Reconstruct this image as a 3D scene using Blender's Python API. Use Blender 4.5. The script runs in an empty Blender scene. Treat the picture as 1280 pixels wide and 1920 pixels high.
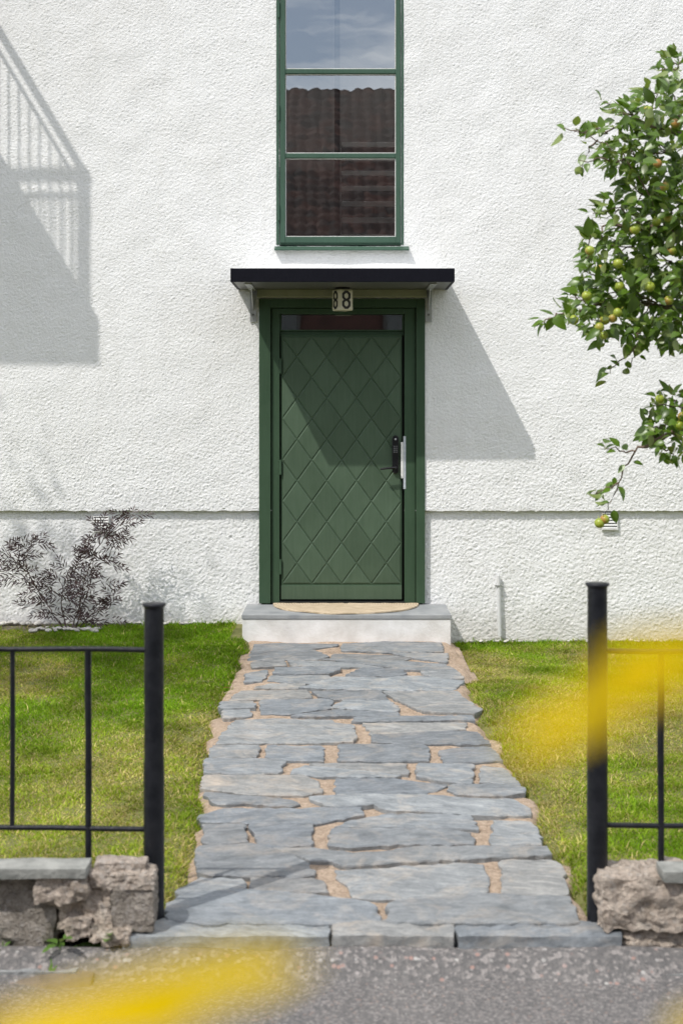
import bpy, bmesh, math, random
import numpy as np
from mathutils import Vector, Matrix, Euler, noise as mnoise

# ------------------------------------------------------------------ camera, sky, sun, exposure
scene = bpy.context.scene
C = scene.collection
FPX = 2666.7          # focal length in pixels of the 1280 x 1920 photograph
DW = 10.4             # camera to house wall
CZ = 1.62             # camera height above the path
HY = 765.0            # horizon row
cam_d = bpy.data.cameras.new('camera')
cam_d.lens = 50; cam_d.sensor_width = 36; cam_d.sensor_fit = 'AUTO'
cam_d.shift_y = -(960 - HY) / 1920
cam_d.clip_start = 0.05; cam_d.clip_end = 1500
cam_d.dof.use_dof = True; cam_d.dof.focus_distance = 9.6; cam_d.dof.aperture_fstop = 3.8
cam = bpy.data.objects.new('camera', cam_d); C.objects.link(cam)
cam.location = (0, -DW, CZ); cam.rotation_euler = (math.radians(90), 0, 0)
scene.camera = cam

SUN = Vector((-0.95, -1.0, 1.84)).normalized()     # towards the sun
world = bpy.data.worlds.new('World'); scene.world = world; world.use_nodes = True
wn = world.node_tree.nodes; wl_ = world.node_tree.links; wn.clear()
w_out = wn.new('ShaderNodeOutputWorld'); w_bg = wn.new('ShaderNodeBackground')
w_sky = wn.new('ShaderNodeTexSky'); w_sky.sky_type = 'NISHITA'; w_sky.sun_disc = False
w_sky.sun_elevation = math.asin(SUN.z); w_sky.sun_rotation = math.atan2(SUN.x, SUN.y)
w_sky.air_density = 1.0; w_sky.dust_density = 1.2; w_sky.ozone_density = 1.2
w_tc = wn.new('ShaderNodeTexCoord'); w_map = wn.new('ShaderNodeMapping')
w_map.inputs['Scale'].default_value = (1.0, 1.6, 3.2); w_map.inputs['Rotation'].default_value = (0.3, 0.5, 0.4)
w_no = wn.new('ShaderNodeTexNoise'); w_no.inputs['Scale'].default_value = 3.0; w_no.inputs['Detail'].default_value = 7
w_no.inputs['Roughness'].default_value = 0.58; w_no.inputs['Distortion'].default_value = 0.5
w_rp = wn.new('ShaderNodeValToRGB'); w_rp.color_ramp.elements[0].position = 0.43; w_rp.color_ramp.elements[1].position = 0.60
w_rp.color_ramp.elements[0].color = (0.10, 0.10, 0.10, 1); w_rp.color_ramp.elements[1].color = (0.95, 0.95, 0.95, 1)
w_mx = wn.new('ShaderNodeMix'); w_mx.data_type = 'RGBA'
w_mx.inputs[7].default_value = (14.6, 14.6, 14.6, 1)
wl_.new(w_tc.outputs['Generated'], w_map.inputs['Vector']); wl_.new(w_map.outputs[0], w_no.inputs['Vector'])
wl_.new(w_no.outputs['Fac'], w_rp.inputs['Fac']); wl_.new(w_rp.outputs['Color'], w_mx.inputs[0])
wl_.new(w_sky.outputs['Color'], w_mx.inputs[6]); wl_.new(w_mx.outputs[2], w_bg.inputs['Color'])
w_bg.inputs['Strength'].default_value = 0.13
wl_.new(w_bg.outputs[0], w_out.inputs['Surface'])

sun_d = bpy.data.lights.new('sun', 'SUN'); sun_d.energy = 3.0; sun_d.angle = math.radians(0.53); sun_d.color = (1.0, 0.965, 0.91)
sun = bpy.data.objects.new('sun', sun_d); C.objects.link(sun)
sun.rotation_euler = (-SUN).to_track_quat('-Z', 'Y').to_euler(); sun.location = SUN * 40

vs = scene.view_settings
vs.view_transform = 'Standard'; vs.look = 'None'; vs.exposure = 0.12; vs.gamma = 1.0
scene.cycles.use_denoising = True
scene.cycles.max_bounces = 10; scene.cycles.transparent_max_bounces = 16
scene.cycles.caustics_reflective = False; scene.cycles.caustics_refractive = False

R = random.Random(7)
NR = np.random.default_rng(11)

def P(px, py, Y):
    """world point on the plane y = Y seen at photograph pixel (px, py)"""
    d = Y + DW
    return Vector(((px - 640) * d / FPX, Y, CZ - (py - HY) * d / FPX))
def GP(px, py, z=0.0):
    """world point on the level z seen at photograph pixel"""
    d = FPX * (CZ - z) / (py - HY)
    return Vector(((px - 640) * d / FPX, d - DW, z))

# ------------------------------------------------------------------ materials
MATS = {}
def ND(nt, typ, **kw):
    n = nt.nodes.new(typ)
    for k, v in kw.items():
        if k in n.inputs: n.inputs[k].default_value = v
        else: setattr(n, k, v)
    return n
def ramp(nt, fac, stops):
    r = nt.nodes.new('ShaderNodeValToRGB'); e = r.color_ramp.elements
    while len(e) < len(stops): e.new(0.5)
    for i, (p, c) in enumerate(stops):
        e[i].position = p; e[i].color = (*c, 1) if len(c) == 3 else c
    nt.links.new(fac, r.inputs['Fac']); return r.outputs['Color']
def mixc(nt, fac, a, b, mode='MIX'):
    m = nt.nodes.new('ShaderNodeMix'); m.data_type = 'RGBA'; m.blend_type = mode
    for s, v in ((m.inputs[0], fac), (m.inputs[6], a), (m.inputs[7], b)):
        if hasattr(v, 'is_linked'): nt.links.new(v, s)
        elif isinstance(v, (int, float)): s.default_value = v
        else: s.default_value = (*v, 1) if len(v) == 3 else v
    return m.outputs[2]
def new_mat(name):
    m = bpy.data.materials.new(name); m.use_nodes = True; MATS[name] = m
    nt = m.node_tree; b = nt.nodes['Principled BSDF']; return m, nt, b
def coords(nt, scale=(1, 1, 1), rot=(0, 0, 0), kind='Object'):
    t = nt.nodes.new('ShaderNodeTexCoord'); mp = nt.nodes.new('ShaderNodeMapping')
    mp.inputs['Scale'].default_value = scale; mp.inputs['Rotation'].default_value = rot
    nt.links.new(t.outputs[kind], mp.inputs['Vector']); return mp.outputs[0]
def noise(nt, vec, scale, detail=4, rough=0.55, dist=0.0):
    n = ND(nt, 'ShaderNodeTexNoise', Scale=scale, Detail=detail, Roughness=rough, Distortion=dist)
    nt.links.new(vec, n.inputs['Vector']); return n.outputs['Fac']
def bump(nt, b, height, strength, dist):
    n = ND(nt, 'ShaderNodeBump', Strength=strength, Distance=dist)
    nt.links.new(height, n.inputs['Height'])
    if b.inputs['Normal'].is_linked: nt.links.new(b.inputs['Normal'].links[0].from_socket, n.inputs['Normal'])
    nt.links.new(n.outputs[0], b.inputs['Normal'])
def simple(name, c1, c2=None, scale=6, rough=0.6, bmp=0, bscale=80, bdist=0.002, metal=0, stretch=(1, 1, 1), spec=0.5, rnd=0.0):
    m, nt, b = new_mat(name)
    b.inputs['Roughness'].default_value = rough; b.inputs['Metallic'].default_value = metal
    b.inputs['Specular IOR Level'].default_value = spec
    v = coords(nt, stretch)
    col = mixc(nt, ramp(nt, noise(nt, v, scale), [(0.35, (0, 0, 0)), (0.65, (1, 1, 1))]), c1, c2 or c1)
    if rnd:
        oi = nt.nodes.new('ShaderNodeObjectInfo')
        col = mixc(nt, 1.0, col, ramp(nt, oi.outputs['Random'], [(0, (1 - rnd,) * 3), (1, (1 + rnd,) * 3)]), 'MULTIPLY')
    nt.links.new(col, b.inputs['Base Color'])
    if bmp: bump(nt, b, noise(nt, v, bscale, 5, 0.6), bmp, bdist)
    return m

def make_stucco():
    m, nt, b = new_mat('stucco')
    b.inputs['Roughness'].default_value = 0.95; b.inputs['Specular IOR Level'].default_value = 0.2
    v = coords(nt)
    a = noise(nt, v, 1.1, 5, 0.6); f = noise(nt, v, 60, 3, 0.6)
    col = ramp(nt, a, [(0.3, (0.78, 0.78, 0.778)), (0.7, (0.84, 0.842, 0.845))])
    col = mixc(nt, 0.25, col, ramp(nt, f, [(0.35, (0.74, 0.735, 0.72)), (0.6, (0.86, 0.86, 0.855))]))
    vst = coords(nt, (6, 6, 0.5)); col = mixc(nt, ramp(nt, noise(nt, vst, 1.6, 6, 0.65), [(0.52, (0, 0, 0)), (0.80, (0.35, 0.35, 0.35))]), col, (0.66, 0.65, 0.62))
    col = mixc(nt, ramp(nt, noise(nt, v, 0.9, 7, 0.7), [(0.50, (0, 0, 0)), (0.72, (0.4, 0.4, 0.4))]), col, (0.70, 0.69, 0.665))
    # dirt splash near the ground
    g = nt.nodes.new('ShaderNodeNewGeometry'); sx = nt.nodes.new('ShaderNodeSeparateXYZ')
    nt.links.new(g.outputs['Position'], sx.inputs[0])
    mr = ND(nt, 'ShaderNodeMapRange'); nt.links.new(sx.outputs['Z'], mr.inputs['Value'])
    mr.inputs['From Min'].default_value = -0.1; mr.inputs['From Max'].default_value = 0.22
    mr.inputs['To Min'].default_value = 0.75; mr.inputs['To Max'].default_value = 0.0
    dn = nt.nodes.new('ShaderNodeMath'); dn.operation = 'MULTIPLY'
    nt.links.new(mr.outputs[0], dn.inputs[0]); nt.links.new(noise(nt, v, 22, 5, 0.7), dn.inputs[1])
    col = mixc(nt, dn.outputs[0], col, (0.40, 0.35, 0.28))
    nt.links.new(col, b.inputs['Base Color'])
    vo = ND(nt, 'ShaderNodeTexVoronoi', Scale=110.0); nt.links.new(v, vo.inputs['Vector'])
    bump(nt, b, vo.outputs['Distance'], 0.5, 0.004)
    bump(nt, b, noise(nt, v, 140, 4, 0.6), 0.5, 0.003)
    return m
make_stucco()

def make_green(name, c1, c2, rough, rnd=0.0):
    m, nt, b = new_mat(name)
    v = coords(nt, (14, 14, 1.2)); v2 = coords(nt, (1, 1, 1))
    n1 = noise(nt, v, 5, 5, 0.6)
    col = ramp(nt, n1, [(0.3, c1), (0.7, c2)])
    col = mixc(nt, ramp(nt, noise(nt, v2, 3.0, 4), [(0.45, (0, 0, 0)), (0.75, (0.5, 0.5, 0.5))]), col, tuple(x * 1.25 for x in c2))
    if rnd:
        oi = nt.nodes.new('ShaderNodeObjectInfo')
        col = mixc(nt, 1.0, col, ramp(nt, oi.outputs['Random'], [(0, (1 - rnd,) * 3), (1, (1 + rnd, 1 + rnd, 1 + rnd * 1.2))]), 'MULTIPLY')
    nt.links.new(col, b.inputs['Base Color'])
    nt.links.new(ramp(nt, noise(nt, v2, 40, 4), [(0.3, (rough - 0.07,) * 3), (0.7, (rough + 0.1,) * 3)]), b.inputs['Roughness'])
    bump(nt, b, n1, 0.25, 0.0015); b.inputs['Specular IOR Level'].default_value = 0.22
    return m
make_green('green_paint', (0.038, 0.072, 0.041), (0.048, 0.084, 0.050), 0.42)
make_green('green_panel', (0.060, 0.094, 0.059), (0.074, 0.110, 0.072), 0.42, 0.09)
make_green('green_window', (0.046, 0.090, 0.064), (0.058, 0.108, 0.078), 0.45)
simple('black_gap', (0.006, 0.008, 0.007), rough=0.8)
simple('canopy_black', (0.004, 0.004, 0.008), (0.007, 0.007, 0.012), 20, 0.55, 0.2, 60, 0.001, stretch=(20, 1, 1), spec=0.12)
simple('canopy_white', (0.62, 0.63, 0.62), (0.70, 0.70, 0.69), 5, 0.5)
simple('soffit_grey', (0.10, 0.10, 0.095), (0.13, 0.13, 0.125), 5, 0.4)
simple('galvanised', (0.42, 0.43, 0.43), (0.55, 0.56, 0.56), 30, 0.42, metal=0.7)
simple('beam_paint', (0.24, 0.25, 0.17), (0.30, 0.30, 0.21), 8, 0.6)
simple('bolt_metal', (0.2, 0.2, 0.2), rough=0.4, metal=0.9)
simple('lock_black', (0.006, 0.006, 0.008), rough=0.32)
simple('lock_print', (0.45, 0.45, 0.47), rough=0.5)
simple('zinc_strip', (0.52, 0.56, 0.62), (0.62, 0.66, 0.7), 40, 0.45, metal=0.35)
simple('lamp_shade', (0.72, 0.68, 0.55), (0.78, 0.74, 0.6), 12, 0.25)
simple('digit_black', (0.015, 0.014, 0.012), rough=0.5)
simple('render_smooth', (0.79, 0.785, 0.775), (0.64, 0.625, 0.60), 7, 0.9, 0.7, 60, 0.004)
simple('step_slab', (0.25, 0.265, 0.275), (0.33, 0.34, 0.345), 9, 0.8, 0.4, 220, 0.001)
simple('iron_black', (0.006, 0.007, 0.010), (0.015, 0.016, 0.020), 22, 0.40, 0.9, 45, 0.003, spec=0.3)
simple('vent_white', (0.76, 0.76, 0.74), (0.68, 0.68, 0.66), 30, 0.6)
simple('pipe_white', (0.62, 0.63, 0.63), (0.68, 0.68, 0.68), 10, 0.45)
simple('coping_grey', (0.19, 0.195, 0.18), (0.34, 0.34, 0.315), 14, 0.9, 0.9, 60, 0.006)
def masonry(name, lo, mid, hi, sc):
    m, nt, b = new_mat(name); v = coords(nt); b.inputs['Roughness'].default_value = 0.95; b.inputs['Specular IOR Level'].default_value = 0.2
    n1 = noise(nt, v, sc, 6, 0.7); n2 = noise(nt, v, sc * 5, 5, 0.7)
    vo = ND(nt, 'ShaderNodeTexVoronoi', Scale=sc * 5.0); nt.links.new(v, vo.inputs['Vector']); vc = nt.nodes.new('ShaderNodeSeparateColor'); nt.links.new(vo.outputs['Color'], vc.inputs[0])
    col = ramp(nt, n1, [(0.3, lo), (0.5, mid), (0.7, hi)])
    col = mixc(nt, 0.7, col, mixc(nt, 1.0, col, ramp(nt, n2, [(0.3, (0.4, 0.39, 0.38)), (0.5, (1, 1, 1)), (0.7, (1.4, 1.38, 1.36))]), 'MULTIPLY'))
    col = mixc(nt, ramp(nt, vc.outputs[1], [(0.80, (0, 0, 0)), (0.9, (0.55, 0.55, 0.55))]), col, (0.5, 0.46, 0.42))
    oi = nt.nodes.new('ShaderNodeObjectInfo'); col = mixc(nt, 1.0, col, ramp(nt, oi.outputs['Random'], [(0, (0.86, 0.86, 0.88)), (1, (1.14, 1.12, 1.08))]), 'MULTIPLY')
    nt.links.new(col, b.inputs['Base Color']); bump(nt, b, n1, 0.7, 0.03); bump(nt, b, n2, 1.0, 0.014); bump(nt, b, vo.outputs['Distance'], 0.6, 0.008)
masonry('wall_stone', (0.28, 0.235, 0.19), (0.48, 0.41, 0.35), (0.62, 0.55, 0.475), 14)
masonry('concrete_old', (0.27, 0.24, 0.20), (0.41, 0.365, 0.31), (0.52, 0.47, 0.41), 20)
simple('kerb_granite', (0.17, 0.178, 0.18), (0.33, 0.335, 0.33), 16, 0.85, 1.0, 45, 0.012)
simple('pebble_white', (0.58, 0.56, 0.52), (0.42, 0.40, 0.37), 25, 0.7, 0.2, 60, 0.001, rnd=0.3)
simple('bark', (0.10, 0.075, 0.055), (0.17, 0.14, 0.11), 30, 0.9, 0.8, 60, 0.005)
simple('twig_bark', (0.13, 0.085, 0.06), (0.20, 0.15, 0.11), 40, 0.8)
simple('shrub_stem', (0.09, 0.05, 0.035), (0.05, 0.035, 0.03), 30, 0.8)
simple('interior_wall', (0.42, 0.405, 0.385), (0.46, 0.445, 0.425), 2, 0.9)
simple('interior_dark', (0.055, 0.05, 0.048), (0.07, 0.062, 0.058), 5, 0.8)
simple('riser_brown', (0.07, 0.06, 0.055), (0.09, 0.078, 0.07), 5, 0.7)
simple('tread_pale', (0.84, 0.83, 0.80), (0.88, 0.87, 0.84), 5, 0.6)
simple('house_roof', (0.06, 0.05, 0.05), (0.09, 0.07, 0.065), 5, 0.8)
simple('far_wall', (0.045, 0.02, 0.016), (0.07, 0.03, 0.024), 3, 0.9)
simple('brick_chip', (0.42, 0.15, 0.06), (0.3, 0.12, 0.06), 60, 0.9)
simple('dead_leaf', (0.38, 0.20, 0.07), (0.28, 0.13, 0.05), 60, 0.8, rnd=0.3)
simple('glass_dark', (0.02, 0.025, 0.03), rough=0.05, spec=0.8)
simple('flower_disc', (0.12, 0.06, 0.015), (0.07, 0.035, 0.01), 200, 0.9)

def make_flag():
    m, nt, b = new_mat('slate')
    v = coords(nt); oi = nt.nodes.new('ShaderNodeObjectInfo')
    ro_ = nt.nodes.new('ShaderNodeVectorRotate'); ro_.rotation_type = 'Z_AXIS'; nt.links.new(v, ro_.inputs['Vector'])
    an_ = ND(nt, 'ShaderNodeMapRange'); nt.links.new(oi.outputs['Random'], an_.inputs['Value']); an_.inputs['To Min'].default_value = -0.5; an_.inputs['To Max'].default_value = 0.5; nt.links.new(an_.outputs[0], ro_.inputs['Angle'])
    mp_ = nt.nodes.new('ShaderNodeMapping'); mp_.inputs['Scale'].default_value = (1.0, 2.6, 2.6); nt.links.new(ro_.outputs[0], mp_.inputs['Vector']); vs_ = mp_.outputs[0]
    a = noise(nt, v, 7, 6, 0.62); st = noise(nt, vs_, 9, 7, 0.68, 0.9); f = noise(nt, v, 90, 3)
    col = ramp(nt, a, [(0.3, (0.15, 0.16, 0.165)), (0.55, (0.245, 0.257, 0.263)), (0.75, (0.37, 0.378, 0.376))])
    col = mixc(nt, 0.45, col, ramp(nt, st, [(0.32, (0.085, 0.095, 0.10)), (0.5, (0.225, 0.237, 0.245)), (0.70, (0.43, 0.435, 0.43))]))
    col = mixc(nt, ramp(nt, noise(nt, v, 5.5, 7, 0.72, 0.8), [(0.50, (0, 0, 0)), (0.72, (0.7, 0.7, 0.7))]), col, (0.46, 0.40, 0.335))
    col = mixc(nt, 1.0, col, ramp(nt, oi.outputs['Random'], [(0, (0.74, 0.76, 0.79)), (1, (1.15, 1.14, 1.12))]), 'MULTIPLY')
    col = mixc(nt, 0.35, col, mixc(nt, 1.0, col, ramp(nt, noise(nt, v, 55, 5, 0.75), [(0.30, (0.45, 0.45, 0.46)), (0.52, (1.0, 1.0, 1.0)), (0.72, (1.55, 1.5, 1.42))]), 'MULTIPLY'))
    wm_ = nt.nodes.new('ShaderNodeMath'); wm_.operation = 'FRACT'; w7 = nt.nodes.new('ShaderNodeMath'); w7.operation = 'MULTIPLY'; w7.inputs[1].default_value = 7.31; nt.links.new(oi.outputs['Random'], w7.inputs[0]); nt.links.new(w7.outputs[0], wm_.inputs[0])
    col = mixc(nt, 1.0, col, ramp(nt, wm_.outputs[0], [(0.0, (0.96, 1.0, 1.05)), (0.6, (1.0, 1.0, 1.0)), (1.0, (1.06, 1.01, 0.96))]), 'MULTIPLY')
    nt.links.new(col, b.inputs['Base Color'])
    nt.links.new(ramp(nt, a, [(0.3, (0.58,) * 3), (0.7, (0.82,) * 3)]), b.inputs['Roughness'])
    bump(nt, b, st, 0.7, 0.006); bump(nt, b, a, 0.4, 0.006); bump(nt, b, f, 0.6, 0.003)
make_flag()
def make_sand():
    m, nt, b = new_mat('joint_sand')
    v = coords(nt); a = noise(nt, v, 18, 6, 0.7); f = noise(nt, v, 220, 3, 0.6)
    col = ramp(nt, a, [(0.3, (0.36, 0.25, 0.165)), (0.6, (0.54, 0.405, 0.295)), (0.8, (0.60, 0.47, 0.36))])
    col = mixc(nt, 0.35, col, ramp(nt, f, [(0.38, (0.22, 0.15, 0.10)), (0.62, (0.70, 0.58, 0.47))]))
    col = mixc(nt, 0.6, col, mixc(nt, 1.0, col, ramp(nt, noise(nt, v, 48, 5, 0.75), [(0.32, (0.45, 0.43, 0.40)), (0.5, (1.0, 1.0, 1.0)), (0.7, (1.35, 1.38, 1.4))]), 'MULTIPLY'))
    nt.links.new(col, b.inputs['Base Color']); b.inputs['Roughness'].default_value = 0.95
    bump(nt, b, noise(nt, v, 60, 5, 0.7), 1.0, 0.012)
    bump(nt, b, a, 0.8, 0.02); bump(nt, b, f, 0.7, 0.004)
make_sand()
def make_asphalt(name, s1, s2, warm):
    m, nt, b = new_mat(name)
    v = coords(nt)
    vo = ND(nt, 'ShaderNodeTexVoronoi', Scale=s1); nt.links.new(v, vo.inputs['Vector'])
    vo2 = ND(nt, 'ShaderNodeTexVoronoi', Scale=s2); nt.links.new(v, vo2.inputs['Vector'])
    hs = nt.nodes.new('ShaderNodeSeparateColor'); nt.links.new(vo.outputs['Color'], hs.inputs[0])
    hs2 = nt.nodes.new('ShaderNodeSeparateColor'); nt.links.new(vo2.outputs['Color'], hs2.inputs[0])
    col = ramp(nt, hs.outputs[0], [(0.0, (0.085, 0.082, 0.082)), (0.45, (0.13, 0.124, 0.122)), (0.7, (0.19, 0.175, 0.167)), (0.93, (0.34, 0.31, 0.295))])
    st = ramp(nt, hs2.outputs[1], [(0.80, (0, 0, 0)), (0.84, (1, 1, 1))])
    near = ramp(nt, vo2.outputs['Distance'], [(0.28, (1, 1, 1)), (0.42, (0, 0, 0))])
    stc = ramp(nt, hs2.outputs[2], [(0.2, (0.34 + warm, 0.24, 0.20)), (0.6, (0.42, 0.40, 0.39)), (0.9, (0.55, 0.53, 0.5))])
    col = mixc(nt, mixc(nt, 1.0, st, near, 'MULTIPLY'), col, stc)
    col = mixc(nt, 0.4, col, ramp(nt, noise(nt, v, 3.0, 5), [(0.3, (0.10, 0.096, 0.094)), (0.7, (0.165, 0.157, 0.15))]))
    nt.links.new(col, b.inputs['Base Color']); b.inputs['Roughness'].default_value = 0.9
    bump(nt, b, vo.outputs['Distance'], 0.7, 0.006); bump(nt, b, noise(nt, v, 30, 4), 0.5, 0.008)
make_asphalt('asphalt', 140.0, 80.0, 0.0)
make_asphalt('asphalt_coarse', 85.0, 48.0, 0.06)
def make_soil(name, c1, c2):
    m, nt, b = new_mat(name)
    v = coords(nt); a = noise(nt, v, 12, 7, 0.7)
    nt.links.new(ramp(nt, a, [(0.3, c1), (0.7, c2)]), b.inputs['Base Color']); b.inputs['Roughness'].default_value = 1
    bump(nt, b, a, 0.8, 0.02)
make_soil('lawn_soil', (0.10, 0.115, 0.025), (0.22, 0.21, 0.07))
make_soil('verge_soil', (0.07, 0.08, 0.03), (0.12, 0.11, 0.05))
make_soil('dirt', (0.09, 0.075, 0.06), (0.23, 0.19, 0.16))

def leafy(name, front, back, rough, trans=0.25, attr=None, rnd=0.0):
    m, nt, b = new_mat(name)
    out = nt.nodes['Material Output']
    if attr:
        an = nt.nodes.new('ShaderNodeAttribute'); an.attribute_name = attr; col = an.outputs['Color']
    else:
        v = coords(nt)
        f1 = ramp(nt, noise(nt, v, 9, 3), [(0.3, tuple(x * 0.8 for x in front)), (0.7, tuple(x * 1.25 for x in front))])
        g = nt.nodes.new('ShaderNodeNewGeometry')
        col = mixc(nt, g.outputs['Backfacing'], f1, back)
        oi = nt.nodes.new('ShaderNodeObjectInfo')
        if rnd: col = mixc(nt, 1.0, col, ramp(nt, oi.outputs['Random'], [(0, (1 - rnd,) * 3), (1, (1 + rnd, 1 + rnd, 1))]), 'MULTIPLY')
    nt.links.new(col, b.inputs['Base Color']); b.inputs['Roughness'].default_value = rough
    tr = nt.nodes.new('ShaderNodeBsdfTranslucent'); nt.links.new(mixc(nt, 1.0, col, (1.5, 1.6, 0.7), 'MULTIPLY'), tr.inputs['Color'])
    mx = nt.nodes.new('ShaderNodeMixShader'); mx.inputs[0].default_value = trans
    nt.links.new(b.outputs[0], mx.inputs[1]); nt.links.new(tr.outputs[0], mx.inputs[2]); nt.links.new(mx.outputs[0], out.inputs['Surface'])
leafy('apple_leaf', (0.078, 0.142, 0.016), (0.17, 0.22, 0.08), 0.36, 0.24, rnd=0.35)
MATS['apple_leaf'].node_tree.nodes['Principled BSDF'].inputs['Specular IOR Level'].default_value = 0.6
leafy('tree_leaf', (0.06, 0.11, 0.03), (0.09, 0.13, 0.05), 0.5, 0.2)
leafy('grass_blade', None, None, 0.65, 0.3, attr='blade')
MATS['grass_blade'].node_tree.nodes['Principled BSDF'].inputs['Specular IOR Level'].default_value = 0.12
leafy('shrub_leaf', (0.050, 0.026, 0.027), (0.085, 0.058, 0.058), 0.45, 0.08)
leafy('weed_leaf', (0.10, 0.19, 0.035), (0.14, 0.2, 0.07), 0.5, 0.25)
leafy('yellow_petal', (0.62, 0.435, 0.002), (0.60, 0.42, 0.002), 0.7, 0.3)
MATS['yellow_petal'].node_tree.nodes['Principled BSDF'].inputs['Specular IOR Level'].default_value = 0.05
leafy('flower_leaf', (0.05, 0.10, 0.025), (0.08, 0.13, 0.05), 0.5, 0.2)

def make_apple():
    m, nt, b = new_mat('apple_skin')
    t = nt.nodes.new('ShaderNodeTexCoord'); s = nt.nodes.new('ShaderNodeSeparateXYZ'); nt.links.new(t.outputs['Object'], s.inputs[0])
    oi = nt.nodes.new('ShaderNodeObjectInfo')
    ad = nt.nodes.new('ShaderNodeMath'); ad.operation = 'MULTIPLY_ADD'
    nt.links.new(s.outputs['X'], ad.inputs[0]); ad.inputs[1].default_value = 22.0
    mu = nt.nodes.new('ShaderNodeMath'); mu.operation = 'MULTIPLY'; mu.inputs[1].default_value = 0.75; nt.links.new(oi.outputs['Random'], mu.inputs[0]); nt.links.new(mu.outputs[0], ad.inputs[2])
    blush = ramp(nt, ad.outputs[0], [(0.55, (0, 0, 0)), (1.25, (0.8, 0.8, 0.8))])
    base = ramp(nt, noise(nt, t.outputs['Object'], 60, 4), [(0.3, (0.24, 0.33, 0.03)), (0.7, (0.36, 0.40, 0.05))])
    nt.links.new(mixc(nt, blush, base, (0.42, 0.16, 0.06)), b.inputs['Base Color'])
    b.inputs['Roughness'].default_value = 0.35
make_apple()
def make_mat_fibre():
    m, nt, b = new_mat('jute')
    t = coords(nt, kind='Object')
    wv = ND(nt, 'ShaderNodeTexWave', Scale=16.0, Distortion=2.5, Detail=3.0); wv.wave_type = 'RINGS'; wv.rings_direction = 'Z'
    nt.links.new(t, wv.inputs['Vector'])
    n1 = noise(nt, t, 14, 6, 0.7)
    col = mixc(nt, 0.5, ramp(nt, wv.outputs['Fac'], [(0.2, (0.40, 0.31, 0.20)), (0.7, (0.68, 0.56, 0.41))]), ramp(nt, n1, [(0.3, (0.36, 0.27, 0.16)), (0.7, (0.70, 0.58, 0.43))]))
    nt.links.new(col, b.inputs['Base Color']); b.inputs['Roughness'].default_value = 0.95
    bump(nt, b, wv.outputs['Fac'], 0.6, 0.005); bump(nt, b, noise(nt, t, 150, 3), 0.6, 0.003)
make_mat_fibre()
def make_glass():
    m, nt, b = new_mat('window_glass'); out = nt.nodes['Material Output']; nt.nodes.remove(b)
    v = coords(nt, (1, 1, 1)); bp = ND(nt, 'ShaderNodeBump', Strength=0.02, Distance=0.02)
    nt.links.new(noise(nt, v, 3.5, 2, 0.5), bp.inputs['Height'])
    fr = ND(nt, 'ShaderNodeFresnel', IOR=3.5)
    gl = ND(nt, 'ShaderNodeBsdfGlossy', Roughness=0.0); gl.inputs['Color'].default_value = (0.95, 0.98, 1, 1)
    nt.links.new(bp.outputs[0], gl.inputs['Normal'])
    tr = nt.nodes.new('ShaderNodeBsdfTransparent'); tr.inputs['Color'].default_value = (0.86, 0.89, 0.88, 1)
    mx = nt.nodes.new('ShaderNodeMixShader')
    nt.links.new(fr.outputs[0], mx.inputs[0]); nt.links.new(tr.outputs[0], mx.inputs[1]); nt.links.new(gl.outputs[0], mx.inputs[2])
    nt.links.new(mx.outputs[0], out.inputs['Surface'])
make_glass()
def make_tiles():
    m, nt, b = new_mat('red_tile')
    v = coords(nt); a = noise(nt, v, 2.0, 6, 0.7); vo = ND(nt, 'ShaderNodeTexVoronoi', Scale=4.0); nt.links.new(v, vo.inputs['Vector']); sc_ = nt.nodes.new('ShaderNodeSeparateColor'); nt.links.new(vo.outputs['Color'], sc_.inputs[0]); f = sc_.outputs[0]
    col = mixc(nt, 0.65, ramp(nt, a, [(0.3, (0.022, 0.011, 0.010)), (0.7, (0.075, 0.028, 0.02))]), ramp(nt, f, [(0.1, (0.010, 0.008, 0.008)), (0.9, (0.085, 0.035, 0.025))]))
    nt.links.new(col, b.inputs['Base Color']); b.inputs['Roughness'].default_value = 0.85
make_tiles()

# ------------------------------------------------------------------ mesh helpers
WLOC = {}
def link(o, parent=None, loc=(0, 0, 0)):
    C.objects.link(o); loc = Vector(loc); WLOC[o] = loc
    if parent is not None:
        o.parent = parent; o.location = loc - WLOC[parent]
    else: o.location = loc
    return o
def tag(o, label=None, cat=None, group=None, kind=None):
    for k, v in (('label', label), ('category', cat), ('group', group), ('kind', kind)):
        if v: o[k] = v
    return o
def root(name, loc, label, cat, group=None):
    o = bpy.data.objects.new(name, None); o.empty_display_size = 0.1; link(o, None, loc); tag(o, label, cat, group); return o
def fast_mesh(name, V, F):
    """V (n,3) array, F (m,k) array, all faces of k corners"""
    me = bpy.data.meshes.new(name); V = np.asarray(V, dtype=np.float32); F = np.asarray(F, dtype=np.int32); k = F.shape[1]
    me.vertices.add(len(V)); me.vertices.foreach_set('co', V.ravel())
    me.loops.add(F.size); me.loops.foreach_set('vertex_index', F.ravel())
    me.polygons.add(len(F)); me.polygons.foreach_set('loop_start', np.arange(0, F.size, k, dtype=np.int32))
    me.update(calc_edges=True); return me
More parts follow.
